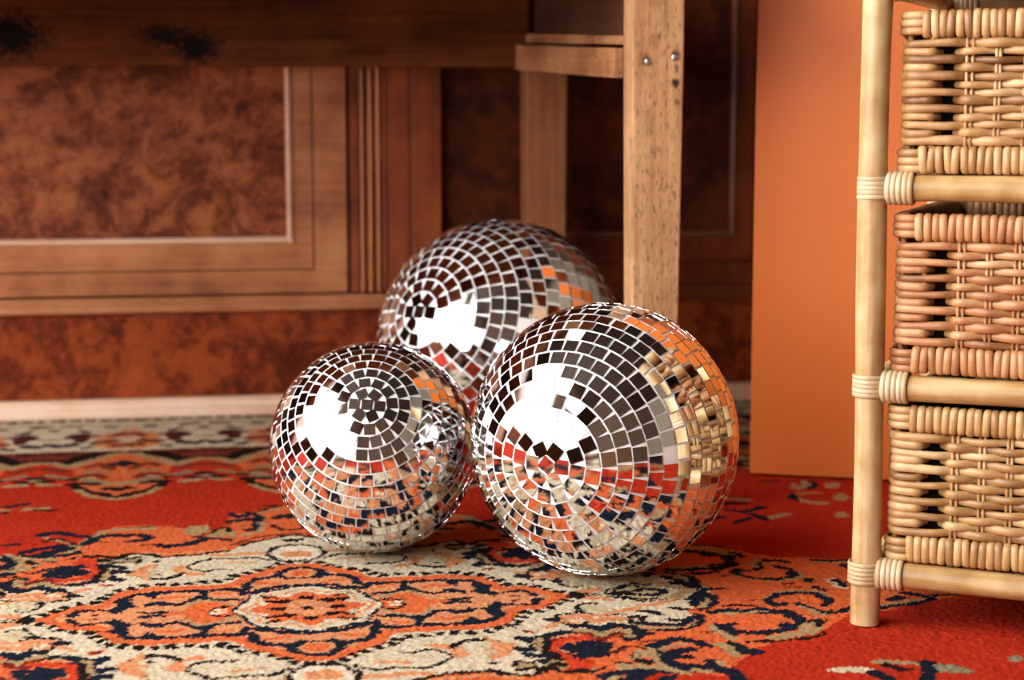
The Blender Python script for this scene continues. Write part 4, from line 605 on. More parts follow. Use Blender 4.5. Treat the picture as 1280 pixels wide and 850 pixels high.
('P','B','I',0,0,0,[(-0.1805,0.8532),(-0.181,0.8465),(-0.1831,0.8412),(-0.1863,0.838),(-0.1902,0.8374),(-0.1942,0.8394),(-0.1977,0.8437),(-0.2002,0.8498),(-0.2013,0.8567),(-0.2008,0.8634),(-0.1987,0.8688),(-0.1955,0.8721),(-0.1915,0.8728),(-0.1875,0.8707),(-0.1839,0.8662),(-0.1815,0.8601)]),
('L','B','P',0.01,0,1,[(-0.1943,0.8989),(-0.1853,0.8974)]),
('L','B','P',0.012,0,1,[(-0.2251,0.8377),(-0.2053,0.8465)]),
('L','B','P',0.012,0,1,[(-0.1998,0.8173),(-0.1825,0.8144)]),
('L','B','N',0.008,0,1,[(-0.216,0.9549),(-0.2069,0.9533)]),
('P','B','K',0,0,0,[(-0.2505,0.7412),(-0.2352,0.7626),(-0.2133,0.7711),(-0.188,0.7698),(-0.1877,0.7621),(-0.2016,0.7592),(-0.2149,0.7463),(-0.233,0.7234),(-0.2477,0.6969),(-0.2543,0.6944),(-0.2651,0.7143),(-0.2789,0.7166),(-0.2551,0.7272)]),
('L','B','K',0.01,0,1,[(-0.2789,0.7166),(-0.3084,0.7145),(-0.3322,0.683)]),
('L','B','D',0.014,0,1,[(-0.3044,0.7616),(-0.2918,0.7595)]),
('L','B','D',0.012,0,1,[(-0.2669,0.759),(-0.2562,0.7647)]),
('L','B','G2',0.008,0,1,[(-0.3347,0.763),(-0.3187,0.7678)]),
('L','B','T',0.009,0,1,[(-0.1861,0.7529),(-0.2009,0.7501),(-0.2136,0.7273),(-0.2347,0.7033),(-0.2454,0.6823)]),
('L','B','T',0.009,0,1,[(-0.2457,0.6798),(-0.2521,0.6759),(-0.264,0.6961),(-0.281,0.7061),(-0.2981,0.704),(-0.3156,0.6868),(-0.3301,0.6621)]),
('P','B','N',0,0,0,[(-0.1721,0.6875),(-0.1728,0.6794),(-0.1751,0.6729),(-0.1787,0.669),(-0.183,0.6681),(-0.1875,0.6705),(-0.1914,0.6757),(-0.1942,0.6831),(-0.1955,0.6915),(-0.1949,0.6997),(-0.1927,0.7063),(-0.189,0.7104),(-0.1846,0.7113),(-0.18,0.7089),(-0.1761,0.7035),(-0.1733,0.696)]),
('L','B','N',0.01,0,1,[(-0.1986,0.6885),(-0.1834,0.6823)]),
('P','B','T',0,0,0,[(-0.1762,0.6358),(-0.1765,0.6321),(-0.1776,0.6291),(-0.1794,0.6273),(-0.1815,0.6269),(-0.1837,0.6281),(-0.1856,0.6305),(-0.187,0.6339),(-0.1876,0.6377),(-0.1873,0.6414),(-0.1862,0.6444),(-0.1844,0.6462),(-0.1822,0.6466),(-0.18,0.6455),(-0.1781,0.643),(-0.1767,0.6396)]),
('P','B','N',0,0,0,[(-0.1738,0.5946),(-0.1742,0.5907),(-0.1755,0.5876),(-0.1775,0.5857),(-0.18,0.5853),(-0.1825,0.5865),(-0.1847,0.5892),(-0.1863,0.5928),(-0.1869,0.5968),(-0.1866,0.6007),(-0.1853,0.6039),(-0.1832,0.6058),(-0.1808,0.6062),(-0.1782,0.605),(-0.176,0.6023),(-0.1745,0.5987)]),
('L','B','T',0.01,0,1,[(-0.1987,0.5709),(-0.1757,0.567)]),
('L','B','K',0.01,0,1,[(-0.1978,0.5503),(-0.175,0.5464)]),
('L','B','N',0.011,0,1,[(-0.2969,0.6291),(-0.2879,0.6142),(-0.28,0.6128)]),
('L','B','T',0.008,0,1,[(-0.2816,0.5999),(-0.2748,0.5793),(-0.2678,0.5717),(-0.2577,0.5732)]),
('L','B','K',0.009,0,1,[(-0.2745,0.5922),(-0.2659,0.5972)]),
('L','B','K',0.014,0,1,[(-0.2347,0.5724),(-0.2127,0.5687)]),
('L','B','T',0.008,0,1,[(-0.2395,0.6092),(-0.2133,0.6047)]),
('L','B','K',0.008,0,1,[(-0.2525,0.6081),(-0.2402,0.5994)]),
('P','B','O',0,0,0,[(-0.2341,0.5678),(-0.221,0.5298),(-0.2003,0.5088),(-0.1764,0.4875),(-0.179,0.5584)]),
('L','B','T',0.011,0,1,[(-0.1978,0.5708),(-0.1757,0.567)]),
('L','B','K',0.01,0,1,[(-0.198,0.5429),(-0.1793,0.5327)]),
('L','B','K',0.008,0,1,[(-0.2358,0.5635),(-0.2226,0.5298),(-0.2022,0.5126),(-0.1903,0.4937),(-0.1762,0.488)]),
('L','B','T',0.006,0,1,[(-0.2315,0.5382),(-0.2156,0.5048),(-0.1969,0.4882),(-0.1759,0.478)]),
('P','B','W',0,0,0,[(-0.3285,0.9508),(-0.3288,0.9462),(-0.3306,0.9424),(-0.3334,0.9403),(-0.337,0.9399),(-0.3408,0.9415),(-0.3441,0.9448),(-0.3466,0.9492),(-0.3478,0.9541),(-0.3475,0.9589),(-0.3458,0.9626),(-0.3429,0.9648),(-0.3393,0.9652),(-0.3355,0.9636),(-0.3321,0.9603),(-0.3297,0.9558)]),
('P','B','W',0,0,0,[(-0.2934,0.9203),(-0.2939,0.9145),(-0.2963,0.91),(-0.3002,0.9074),(-0.3049,0.9071),(-0.3099,0.9091),(-0.3142,0.9131),(-0.3174,0.9185),(-0.3189,0.9246),(-0.3184,0.9304),(-0.3161,0.9349),(-0.3122,0.9376),(-0.3074,0.938),(-0.3024,0.9359),(-0.298,0.9318),(-0.2948,0.9263)]),
('P','B','W',0,0,0,[(-0.2712,0.8864),(-0.2715,0.8808),(-0.2732,0.8763),(-0.276,0.8735),(-0.2796,0.873),(-0.2832,0.8748),(-0.2865,0.8785),(-0.2889,0.8837),(-0.2901,0.8896),(-0.2898,0.8953),(-0.2881,0.8998),(-0.2853,0.9026),(-0.2817,0.9031),(-0.278,0.9013),(-0.2747,0.8975),(-0.2723,0.8923)]),
('P','B','W',0,0,0,[(-0.3011,0.8856),(-0.3015,0.8811),(-0.3035,0.8776),(-0.3067,0.8756),(-0.3106,0.8754),(-0.3146,0.877),(-0.3182,0.8801),(-0.3208,0.8844),(-0.322,0.8891),(-0.3216,0.8936),(-0.3197,0.8971),(-0.3165,0.8992),(-0.3126,0.8994),(-0.3085,0.8978),(-0.3049,0.8946),(-0.3023,0.8903)]),
('P','B','W',0,0,0,[(-0.2536,0.854),(-0.2541,0.8496),(-0.2561,0.8462),(-0.2593,0.8443),(-0.2632,0.8441),(-0.2672,0.8456),(-0.2707,0.8487),(-0.2732,0.8529),(-0.2743,0.8575),(-0.2739,0.8619),(-0.2719,0.8654),(-0.2687,0.8673),(-0.2648,0.8676),(-0.2607,0.866),(-0.2572,0.8628),(-0.2547,0.8586)]),
('P','B','S',0,0,0,[(-0.3082,0.8346),(-0.3086,0.8312),(-0.3103,0.8286),(-0.3131,0.8271),(-0.3166,0.827),(-0.3201,0.8283),(-0.3233,0.8308),(-0.3256,0.8341),(-0.3266,0.8378),(-0.3262,0.8412),(-0.3245,0.8438),(-0.3217,0.8453),(-0.3182,0.8454),(-0.3146,0.8441),(-0.3114,0.8416),(-0.3092,0.8383)]),
('P','B','W',0,0,0,[(-0.2332,0.9345),(-0.2336,0.9299),(-0.2352,0.9261),(-0.2378,0.9239),(-0.2411,0.9235),(-0.2444,0.925),(-0.2473,0.9282),(-0.2494,0.9326),(-0.2503,0.9375),(-0.25,0.9422),(-0.2483,0.9459),(-0.2457,0.9482),(-0.2424,0.9486),(-0.2391,0.9471),(-0.2362,0.9439),(-0.2341,0.9395)]),
('P','B','W',0,0,0,[(-0.3286,0.8268),(-0.3291,0.8237),(-0.331,0.8213),(-0.3341,0.82),(-0.338,0.82),(-0.3419,0.8213),(-0.3454,0.8238),(-0.3479,0.8269),(-0.349,0.8303),(-0.3485,0.8335),(-0.3466,0.8359),(-0.3435,0.8372),(-0.3396,0.8372),(-0.3356,0.8358),(-0.3321,0.8334),(-0.3297,0.8302)]),
('L','B','N',0.007,0,0,[(-0.3252,0.9016),(-0.3136,0.9116)]),
('L','B','N',0.007,0,0,[(-0.2934,0.9203),(-0.282,0.9367)]),
('L','B','N',0.007,0,0,[(-0.3255,0.8151),(-0.3108,0.807)]),
('L','B','N',0.007,0,0,[(-0.2826,0.8302),(-0.2711,0.8114)]),
('L','B','N',0.007,0,0,[(-0.2521,0.9316),(-0.2386,0.917)]),
('L','B','N',0.007,0,0,[(-0.2403,0.8005),(-0.2287,0.8098)]),
('L','B','N',0.007,0,0,[(-0.3501,0.967),(-0.3405,0.978)]),
('L','B','P',0.007,0,0,[(-0.2387,0.8808),(-0.2267,0.8907)]),
('L','B','P',0.007,0,0,[(-0.2075,0.8814),(-0.1975,0.8917)]),
('L','B','P',0.007,0,0,[(-0.3124,0.9732),(-0.3021,0.9777)]),
('L','B','Q',0.008,0,1,[(-0.3376,0.7364),(-0.3189,0.7437),(-0.3001,0.751)]),
('L','B','Q',0.008,0,1,[(-0.3023,0.6647),(-0.2744,0.6698),(-0.2543,0.6515)]),
('L','B','Q',0.008,0,1,[(-0.2271,0.6716),(-0.2137,0.6895),(-0.1978,0.6567)]),
('L','B','Q',0.008,0,1,[(-0.2332,0.6142),(-0.2171,0.6258),(-0.2049,0.6046)]),
('L','B','Q',0.008,0,1,[(-0.306,0.6031),(-0.2862,0.5859)]),
('L','B','G2',0.007,0,0,[(-0.3204,0.6386),(-0.3071,0.6557)]),
('L','B','G2',0.007,0,0,[(-0.2695,0.63),(-0.2516,0.6126)]),
('L','B','G2',0.007,0,0,[(-0.2235,0.6414),(-0.2069,0.6484)]),
('L','B','G2',0.007,0,0,[(-0.2265,0.5942),(-0.2084,0.5818)])]
# ================================================================== RUG
PAL = {'I': lin(202, 182, 152), 'W': lin(214, 196, 168), 'O': lin(204, 96, 52), 'S': lin(204, 132, 88), 'R': lin(190, 58, 32),
       'N': lin(25, 29, 40), 'K': lin(30, 22, 22), 'T': lin(164, 132, 92), 'G': lin(188, 168, 132), 'G2': lin(132, 122, 96),
       'P': lin(112, 34, 26), 'D': lin(78, 36, 36), 'Q': lin(120, 50, 34), 'R2': lin(184, 50, 26)}
FIELD = lin(172, 45, 24)

def catmull(p, closed, k=4):
    p = np.asarray(p, float); n = len(p)
    if n < 3: return p
    out = []
    for i in range(n if closed else n - 1):
        if closed: a, b, c, d = p[(i-1) % n], p[i], p[(i+1) % n], p[(i+2) % n]
        else: a, b, c, d = p[max(i-1, 0)], p[i], p[i+1], p[min(i+2, n-1)]
        for t in np.linspace(0, 1, k, endpoint=False):
            out.append(.5*((2*b) + (c-a)*t + (2*a-5*b+4*c-d)*t*t + (3*b-a-3*c+d)*t**3))
    if not closed: out.append(p[-1])
    return np.array(out)

def in_poly(x, y, P):
    r = np.zeros(len(x), bool); n = len(P)
    for i in range(n):
        x0, y0 = P[i]; x1, y1 = P[(i+1) % n]
        if y0 == y1: continue
        c = ((y0 > y) != (y1 > y)) & (x < (x1-x0)*(y-y0)/(y1-y0) + x0)
        r ^= c
    return r

def near_line(x, y, P, w, dash):
    hit = np.zeros(len(x), bool); s0 = 0.0; best = np.full(len(x), 9.0); bs = np.zeros(len(x))
    for i in range(len(P)-1):
        a = P[i]; d = P[i+1]-a; L = math.hypot(*d)
        if L < 1e-9: continue
        t = np.clip(((x-a[0])*d[0] + (y-a[1])*d[1])/(L*L), 0, 1)
        q = np.hypot(x-a[0]-t*d[0], y-a[1]-t*d[1]) < w/2
        if dash:
            dd = np.hypot(x-a[0]-t*d[0], y-a[1]-t*d[1]); c = dd < best
            best = np.where(c, dd, best); bs = np.where(c, s0 + t*L, bs)
        hit |= q; s0 += L
    if dash: hit &= ((bs/dash) % 1.0) < .68
    return hit

def make_rug():
    ax = np.concatenate([np.arange(-1.2, -.66, .008), np.arange(-.66, .74, .0020), np.arange(.74, 1.2001, .008)])
    by = np.concatenate([np.arange(-1.02, -.30, .008), np.arange(-.30, 1.0185, .0022)])
    nx, ny = len(ax), len(by)
    A, B = np.meshgrid(ax, by); a = A.ravel(); b = B.ravel(); n = len(a)
    ja = a + rng.normal(0, .0009, n) + .0012*np.sin(b*210 + 3*np.sin(a*90)); jb = b + rng.normal(0, .0010, n) + .0012*np.sin(a*190 + 2*np.sin(b*130))
    col = np.empty((n, 4), np.float32); col[:] = FIELD
    fa, fb = np.abs(ja), np.abs(jb)
    a0 = -.1855; d = np.abs(((ja - a0 + .0995) % .199) - .0995); ba = a0 - d
    for kind, mir, c, w, dash, sm, pts in RUG:
        P = np.array(pts, float)
        if mir == '4':
            x, y = fa, fb
            m = P.mean(0)
            if m[0] < 0: P[:, 0] *= -1
            if m[1] < 0: P[:, 1] *= -1
        elif mir == 'B': x, y = ba, fb
        else: x, y = ja, jb
        if sm: P = catmull(P, kind == 'P')
        if c in 'NK' and mir != 'B': w *= 1.15
        if mir == 'B': w *= 1.7
        mg = w/2 + .001
        idx = np.nonzero((x > P[:, 0].min()-mg) & (x < P[:, 0].max()+mg) & (y > P[:, 1].min()-mg) & (y < P[:, 1].max()+mg))[0]
        if len(idx) == 0: continue
        h = in_poly(x[idx], y[idx], P) if kind == 'P' else near_line(x[idx], y[idx], P, w, dash)
        col[idx[h]] = PAL[c]
    # yarn to yarn colour variation
    col[:, :3] *= (1 + rng.normal(0, .10, n))[:, None].clip(.65, 1.35)
    z = rng.normal(0, .00052, n) - .0005
    V = np.stack([a, b, z], 1)
    i = np.arange(nx*ny).reshape(ny, nx)
    F = np.stack([i[:-1, :-1].ravel(), i[:-1, 1:].ravel(), i[1:, 1:].ravel(), i[1:, :-1].ravel()], 1)
    # bound edge down to the boards
    ring = np.concatenate([i[0, :], i[1:, -1], i[-1, -2::-1], i[-2:0:-1, 0]])
    low = V[ring].copy(); low[:, 2] = FLOOR_Z + .0005
    V = np.concatenate([V, low]); k = np.arange(len(ring)); o = n
    SF = np.stack([ring[np.roll(k, -1)], ring, o + k, o + np.roll(k, -1)], 1)
    col = np.concatenate([col, np.tile(np.array(lin(150, 70, 45), np.float32), (len(ring), 1))])
    F = np.concatenate([F, SF])
    me = bpy.data.meshes.new('rug')
    me.vertices.add(len(V)); me.vertices.foreach_set('co', V.astype(np.float32).ravel())
    me.loops.add(F.size); me.loops.foreach_set('vertex_index', F.astype(np.int32).ravel())
    me.polygons.add(len(F)); me.polygons.foreach_set('loop_start', np.arange(0, F.size, 4, dtype=np.int32))
    try: me.polygons.foreach_set('loop_total', np.full(len(F), 4, dtype=np.int32))
    except Exception: pass
    me.polygons.foreach_set('use_smooth', [True]*len(F))
    me.update(calc_edges=True)
    at = me.color_attributes.new('yarn', 'FLOAT_COLOR', 'POINT'); at.data.foreach_set('color', col.ravel())
    t = NT('wool_pile')
    at = t.node('ShaderNodeAttribute', attribute_name='yarn')
    nz = t.noise(t.coords(), 700, 3, .6); nb = t.noise(t.coords((1, 1, 1)), 14, 4, .6)
    v = t.math('ADD', t.math('MULTIPLY', nz, .9), t.math('MULTIPLY', nb, .35)); v = t.math('ADD', v, .40)
    t.color(t.mix(1.0, at.outputs['Color'], v, 'MULTIPLY'))
    t.set(Roughness=.95); t.b.inputs['Specular IOR Level'].default_value = .03
    t.bump(nz, .5, .0012)
    me.materials.append(t.m)
    o = bpy.data.objects.new('rug', me); COL.objects.link(o)
    o.location = RUGC; o.rotation_euler = (0, 0, YAW)
    o['label'] = 'red, orange and ivory patterned wool rug spread over the floor'; o['category'] = 'rug'
make_rug()

# ================================================================== DISCO BALLS
def disco_ball(label, c, R, axis, rows, seed, sz=1.0, ring=True):
    r = random.Random(seed)
    t = thing('disco_ball', label, 'disco ball', (c[0], c[1], 0), 0, 'mirror balls on the rug')
    ax = Vector(axis).normalized()
    q = Vector((0, 0, 1)).rotation_difference(ax).to_matrix() @ Matrix.Rotation(r.random()*2*PI, 3, 'Z')
    pitch = PI/rows; g = pitch*R
    core = MB(); v = []; f = []; Rc = R*.9925
    ns, nr = 72, 36
    for i in range(nr+1):
        th = PI*i/nr
        for k in range(ns): v.append((Rc*math.sin(th)*math.cos(2*PI*k/ns), Rc*math.sin(th)*math.sin(2*PI*k/ns), Rc*math.cos(th)))
    for i in range(nr):
        for k in range(ns): f.append((i*ns+k, (i+1)*ns+k, (i+1)*ns+(k+1) % ns, i*ns+(k+1) % ns))
    up = c[2]
    def fin(p): p = q @ Vector(p); return (p.x, p.y, p.z*sz + up)
    core.add([fin(p) for p in v], f)
    b = core.build('ball_body', M['grout'], t, smooth=True); b['label'] = 'pale silver ball showing between the mirrors'
    tiles = MB(); th_t = R*.008
    def tile(th, ph, w, h, tw):
        n = Vector((math.sin(th)*math.cos(ph), math.sin(th)*math.sin(ph), math.cos(th)))
        e1 = Vector((-math.sin(ph), math.cos(ph), 0)); e2 = n.cross(e1)
        n2 = (n + e1*r.gauss(0, .011) + e2*r.gauss(0, .011)).normalized()
        e1 = (e1*math.cos(tw) + e2*math.sin(tw)); e1 = (e1 - n2*e1.dot(n2)).normalized(); e2 = n2.cross(e1)
        o = n*(R - th_t*.35 + r.gauss(0, .0001))
        bt = []
        for (sx, sy) in ((-1, -1), (1, -1), (1, 1), (-1, 1)): bt.append(o + e1*sx*w/2 + e2*sy*h/2)
        p = [x - n2*th_t for x in bt] + bt
        tiles.add([fin(x) for x in p], [(4, 5, 6, 7), (0, 1, 5, 4), (1, 2, 6, 5), (2, 3, 7, 6), (3, 0, 4, 7)])
    s = g*.875
    tile(0, 0, s, s, r.random())
    for k in range(1, rows):
        th = k*pitch
        m = max(3, int(2*PI*math.sin(th)/pitch/1.0))
        off = r.random()*2*PI
        for j in range(m):
            if r.random() < .002: continue
            tile(th, off + 2*PI*j/m + r.gauss(0, .004), s*r.uniform(.97, 1.02), s*r.uniform(.97, 1.02), r.gauss(0, .02))
    tile(PI, 0, s, s, 0)
    o = tiles.build('mirror_tiles', M['mirror'], t); o['label'] = 'small square mirror tiles set in rings'
    return t

disco_ball('large front mirror ball, nearest the rattan shelf', (.0865, 1.698, .1288), .1258, (-.45, -.893, -.019), 28, 3, 1.016)
disco_ball('smallest mirror ball, at the left of the three', (-.1364, 1.785, .1048), .1020, (.006, -.839, .545), 27, 5, 1.018)
disco_ball('biggest mirror ball, behind the other two beneath the table', (-.0135, 2.20, .1523), .1505, (-.62, -.707, .34), 29, 8, 1.0)

# ================================================================== TABLE
TL = Vector((.0438, 2.594, 0))
tb = thing('table', 'old wooden table standing in front of the burr walnut sideboard', 'table', (TL.x, TL.y, .0022), YAW)
Z0 = -.0022
def leg(x, y, w, d, w0, d0, zt, mat, label=None):
    m = MB()
    # slight taper with a few rings, softened corners by bevel
    zs = [0, .12, .3, .5, zt]; v = []; f = []
    for z in zs:
        k = min(1, z/.5); a = (w0 + (w-w0)*k)/2; b = (d0 + (d-d0)*k)/2
        v += [(x-a, y-b, z), (x+a, y-b, z), (x+a, y+b, z), (x-a, y+b, z)]
    for i in range(len(zs)-1):
        for k in range(4): f.append((i*4+k, i*4+(k+1) % 4, i*4+4+(k+1) % 4, i*4+4+k))
    f += [(3, 2, 1, 0), tuple((len(zs)-1)*4+k for k in range(4))]
    m.add([(p[0], p[1], p[2]) for p in v], f)
    return m
def put(mb, name, mat, parent, at=(0, 0, 0), **k):
    o = mb.build(name, mat, parent, **k); o.location = at; return o
front = put(leg(0, 0, .0565, .042, .047, .038, .655+Z0, None), 'leg', M['table_leg'], tb, (0, -.63, 0), bevel=.0022)
front['label'] = 'pale front leg with two nail heads'
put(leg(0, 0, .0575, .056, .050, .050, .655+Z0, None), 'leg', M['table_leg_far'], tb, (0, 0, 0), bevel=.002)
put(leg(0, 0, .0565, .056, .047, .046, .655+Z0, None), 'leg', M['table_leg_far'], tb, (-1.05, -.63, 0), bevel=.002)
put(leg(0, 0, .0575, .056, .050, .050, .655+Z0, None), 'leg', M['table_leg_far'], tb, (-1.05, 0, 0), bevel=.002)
for x, z in ((-.0112, .484), (.0178, .4885)):
    m = MB(); m.dome((x, -.0212, z+Z0), .0038, (0, -1, 0), .0018); m.build('nail', M['nail'], front, smooth=True)
m = MB(); m.box(-1.0215, -.0290, -.045, -.020, .4885+Z0, .655+Z0); put(m, 'apron', M['table_apron'], tb, bevel=.0015)['label'] = 'dark knotty back apron'
m = MB(); m.box(-1.0215, -.0285, -.64, -.615, .575+Z0, .655+Z0); put(m, 'apron', M['table_top'], tb, bevel=.0015)
m = MB(); m.box(-.020, .012, -.608, -.029, .512+Z0, .655+Z0); put(m, 'side_apron', M['table_side'], tb, bevel=.001)
m = MB(); m.box(-1.062, -1.03, -.602, -.029, .512+Z0, .655+Z0); put(m, 'side_apron', M['table_side'], tb, bevel=.001)
m = MB()
yn, yf = -.577, -.037
m.hexa([(-.0308, yn, .4677+Z0), (-.0200, yn, .4677+Z0), (-.0285, yf, .485+Z0), (-.0473, yf, .485+Z0),
        (-.0308, yn, .5000+Z0), (-.0200, yn, .5000+Z0), (-.0285, yf, .519+Z0), (-.0473, yf, .519+Z0)])
put(m, 'drawer_runner', M['table_rail'], tb, bevel=.0012)
m = MB()
m.hexa([(-.0240, yn-.02, .5030+Z0), (-.0190, yn-.02, .5030+Z0), (-.020, yf, .522+Z0), (-.0330, yf, .522+Z0),
        (-.0240, yn-.02, .5125+Z0), (-.0190, yn-.02, .5125+Z0), (-.020, yf, .534+Z0), (-.0330, yf, .534+Z0)])
put(m, 'runner_ledge', M['table_rail'], tb, bevel=.0008)
m = MB(); m.box(-1.13, .075, -.70, .045, .6555+Z0, .682+Z0); put(m, 'tabletop', M['table_top'], tb, bevel=.004)

Z0 = -FLOOR_Z
# ================================================================== SIDEBOARD
sb = thing('sideboard', 'antique burr walnut sideboard with panelled doors along the back wall', 'sideboard', (ROOM.x, ROOM.y, FLOOR_Z), YAW)
X0, X1 = -.92, 1.02
def sbx(mb, name, mat, parent=sb, **k): return mb.build(name, mat, parent, **k)
m = MB(); m.box(X0, X1, .030, .45, 0, .93); sbx(m, 'carcass', M['carcass'])
m = MB(); m.prism_x([(.04, Z0-.0098), (-.024, Z0-.0098), (-.026, Z0+.004), (-.024, Z0+.010), (-.018, Z0+.013), (-.016, Z0+.020), (-.010, Z0+.0245), (.04, Z0+.0245)], X0-.02, X1+.02)
sbx(m, 'base_moulding', M['base'], bevel=.0012)['label'] = 'pale worn base moulding'
m = MB(); m.box(X0, X1, 0, .04, Z0+.0248, Z0+.1455); sbx(m, 'plinth', M['burl_red'])
m = MB(); m.prism_x([(.04, Z0+.145), (-.004, Z0+.145), (-.013, Z0+.1475), (-.015, Z0+.152), (-.013, Z0+.1565), (-.008, Z0+.159), (-.009, Z0+.163), (-.006, Z0+.1672), (.04, Z0+.1684)], X0, .080)
sbx(m, 'ledge_moulding', M['ledge'], bevel=.0008)
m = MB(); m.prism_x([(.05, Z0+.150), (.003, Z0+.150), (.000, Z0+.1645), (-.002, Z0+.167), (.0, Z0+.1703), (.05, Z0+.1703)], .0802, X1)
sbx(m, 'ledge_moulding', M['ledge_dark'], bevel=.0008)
m = MB(); m.box(.0802, X1, .003, .04, Z0+.1457, Z0+.1502); sbx(m, 'ledge_strip', M['burl_red'])

def ring(mb, a, c):
    """flat mitred frame between the outer rectangle a and the inner c (x0, x1, z0, z1), from y0 to y1"""
    (x0, x1, z0, z1, y0, y1) = a; (p0, p1, q0, q1) = c
    v = []
    for y in (y0, y1):
        v += [(x0, y, z0), (x1, y, z0), (x1, y, z1), (x0, y, z1), (p0, y, q0), (p1, y, q0), (p1, y, q1), (p0, y, q1)]
    f = []
    for k in range(4):
        l = (k+1) % 4
        f += [(k, l, 4+l, 4+k), (8+l, 8+k, 12+k, 12+l), (l, k, 8+k, 8+l), (4+k, 4+l, 12+l, 12+k)]
    mb.add(v, f)
def door(xl, xr, v, mats, bead_left, lo, ro, in_z=.243, top=.86):
    """outer frame, inner frame with a groove between, a bead and a burr panel"""
    z0 = Z0 + .1705; zt = Z0 + top
    m = MB(); ring(m, (lo, ro, z0, zt+.075, v, .04), (xl-.0395, xr+.0395, Z0+.2035, zt+.040)); d = m.build('door', mats[0], sb, bevel=.0010)
    m = MB(); m.box(lo+.002, ro-.002, v+.004, .042, z0+.002, zt+.073); m.build('door_back', M['carcass'], d)
    m = MB(); ring(m, (xl-.0373, xr+.0373, Z0+.2054, zt+.038, v-.0012, .004+v), (xl, xr, Z0+in_z, zt)); m.build('inner_frame', mats[0], d, bevel=.0010)
    prof = [(.003, 0), (-.004, .001), (-.0065, .0035), (-.0055, .0070), (-.001, .0095), (.003, .0095)]
    be = MB()
    for x0_, x1_, q in (((xl, xr+.0095, 'b'),) if not bead_left else ((xl-.0095, xr+.0095, 'b'),)):
        be.prism_x([(v+y, Z0+in_z-.001+z) for y, z in prof], x0_, x1_)
    be.prism_z([(xr+z, v+y) for y, z in prof][::-1], Z0+in_z-.001, zt)
    if bead_left: be.prism_z([(xl-z, v+y) for y, z in prof], Z0+in_z-.001, zt)
    be.build('bead', mats[1], d, bevel=.0006)
    m = MB(); m.box(xl, xr, v+.0030, v+.0036, Z0+in_z+.0005, zt); m.build('panel', mats[2], d)
    return d
d1 = door(-.80, -.1425, .000, (M['walnut'], M['bead'], M['burl']), True, -.90, -.0565)
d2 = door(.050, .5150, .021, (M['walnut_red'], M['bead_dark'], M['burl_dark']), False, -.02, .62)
# reeded pilaster
m = MB(); z0, z1 = Z0+.1705, .93
m.box(-.0520, -.0405, -.004, .04, z0, z1); m.box(-.0405, -.0060, .003, .04, z0, z1); m.box(-.0060, -.0010, -.004, .04, z0, z1)
pil = m.build('pilaster', M['stile'], sb); pil['label'] = 'reeded upright strip'
for xc in (-.0345, -.0225, -.0112):
    prof = [(xc + .0036*math.cos(a), .0045 - .0095*math.sin(a)) for a in np.linspace(0, PI, 9)]
    m = MB(); m.prism_z(prof[::-1], z0, z1); m.build('reed', M['reed'], pil)
m = MB(); m.box(.0008, .0340, -.001, .04, z0, z1); m.build('stile', M['stile'], sb, bevel=.001)
m = MB(); m.box(.0358, .0790, -.001, .04, z0, z1); m.build('stile', M['stile'], sb, bevel=.001)
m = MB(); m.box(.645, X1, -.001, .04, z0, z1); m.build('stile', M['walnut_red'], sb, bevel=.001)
m = MB(); m.box(X0-.03, X1+.03, -.03, .46, .9305, .955); m.build('top', M['walnut'], sb, bevel=.004)

# ================================================================== ORANGE PANEL
pyaw = math.radians(-13.8)
pn = MB(); pn.box(0, .95, 0, .022, 0, 1.15)
p = pn.build('panel', M['panel'], None, bevel=.0012)
p.location = (.2836, 2.1565, .0022); p.rotation_euler = (0, 0, pyaw)
p['label'] = 'tall plain orange panel standing on the rug behind the rattan shelf'; p['category'] = 'panel'

# ================================================================== RATTAN SHELF
SY = math.radians(-22.7); SO = Vector((.3001, 1.5277, 0))
SW, SD = .372, .315
sh = thing('rattan_shelf', 'rattan pole shelf with three wicker baskets at the right edge', 'shelf', SO, SY)
RZ = (.046, .2065, .372, .5375)
def pole(x, y, seed):
    r = random.Random(seed); zs = np.linspace(.0012, .565, 24)
    px = x + .0012*np.sin(zs*9 + seed); py = y + .0010*np.sin(zs*7 + 2*seed)
    rad = .01215 + .00035*np.sin(zs*23 + seed)
    m = MB(); m.tube(np.stack([px, py, zs], 1), rad, n=28, up=(0, 1, 0)); return m
for i, (x, y) in enumerate(((0, 0), (SW, 0), (0, SD), (SW, SD))):
    pole(x, y, i+1).build('post', M['post'], sh, smooth=True).modifiers.new('edge', 'EDGE_SPLIT').split_angle = 1.2
def lash_post(x, y, z, n=5, r0=.0122):
    m = MB()
    for k in range(n):
        zz = z + (k-(n-1)/2)*.0037; tilt = random.uniform(-.02, .02)
        a = np.linspace(0, 2*PI, 26, endpoint=False); rr = r0 + .0012
        m.tube(np.stack([x + rr*np.cos(a), y + rr*np.sin(a), zz + tilt*rr*np.cos(a)], 1),   .0010, .00215, n=8, closed=True, tone=random.uniform(.3, .75))
    return m
def lash_rail(x0, y, z, ax, n=5, r0=.011):
    m = MB(); s = 1
    for k in range(n):
        p = x0 + k*.0044; a = np.linspace(0, 2*PI, 24, endpoint=False); rr = r0 + .0016; w = random.uniform(-.03, .03)
        if ax == 'x': pts = np.stack([p + w*rr*np.cos(a), y + rr*np.cos(a), z + rr*np.sin(a)], 1); up = (1, 0, 0)
        else: pts = np.stack([y + rr*np.cos(a), p + w*rr*np.cos(a), z + rr*np.sin(a)], 1); up = (0, 1, 0)
        m.tube(pts,   .0015, .0025, n=8, closed=True, up=up, tone=random.uniform(.3, .8))
    return m
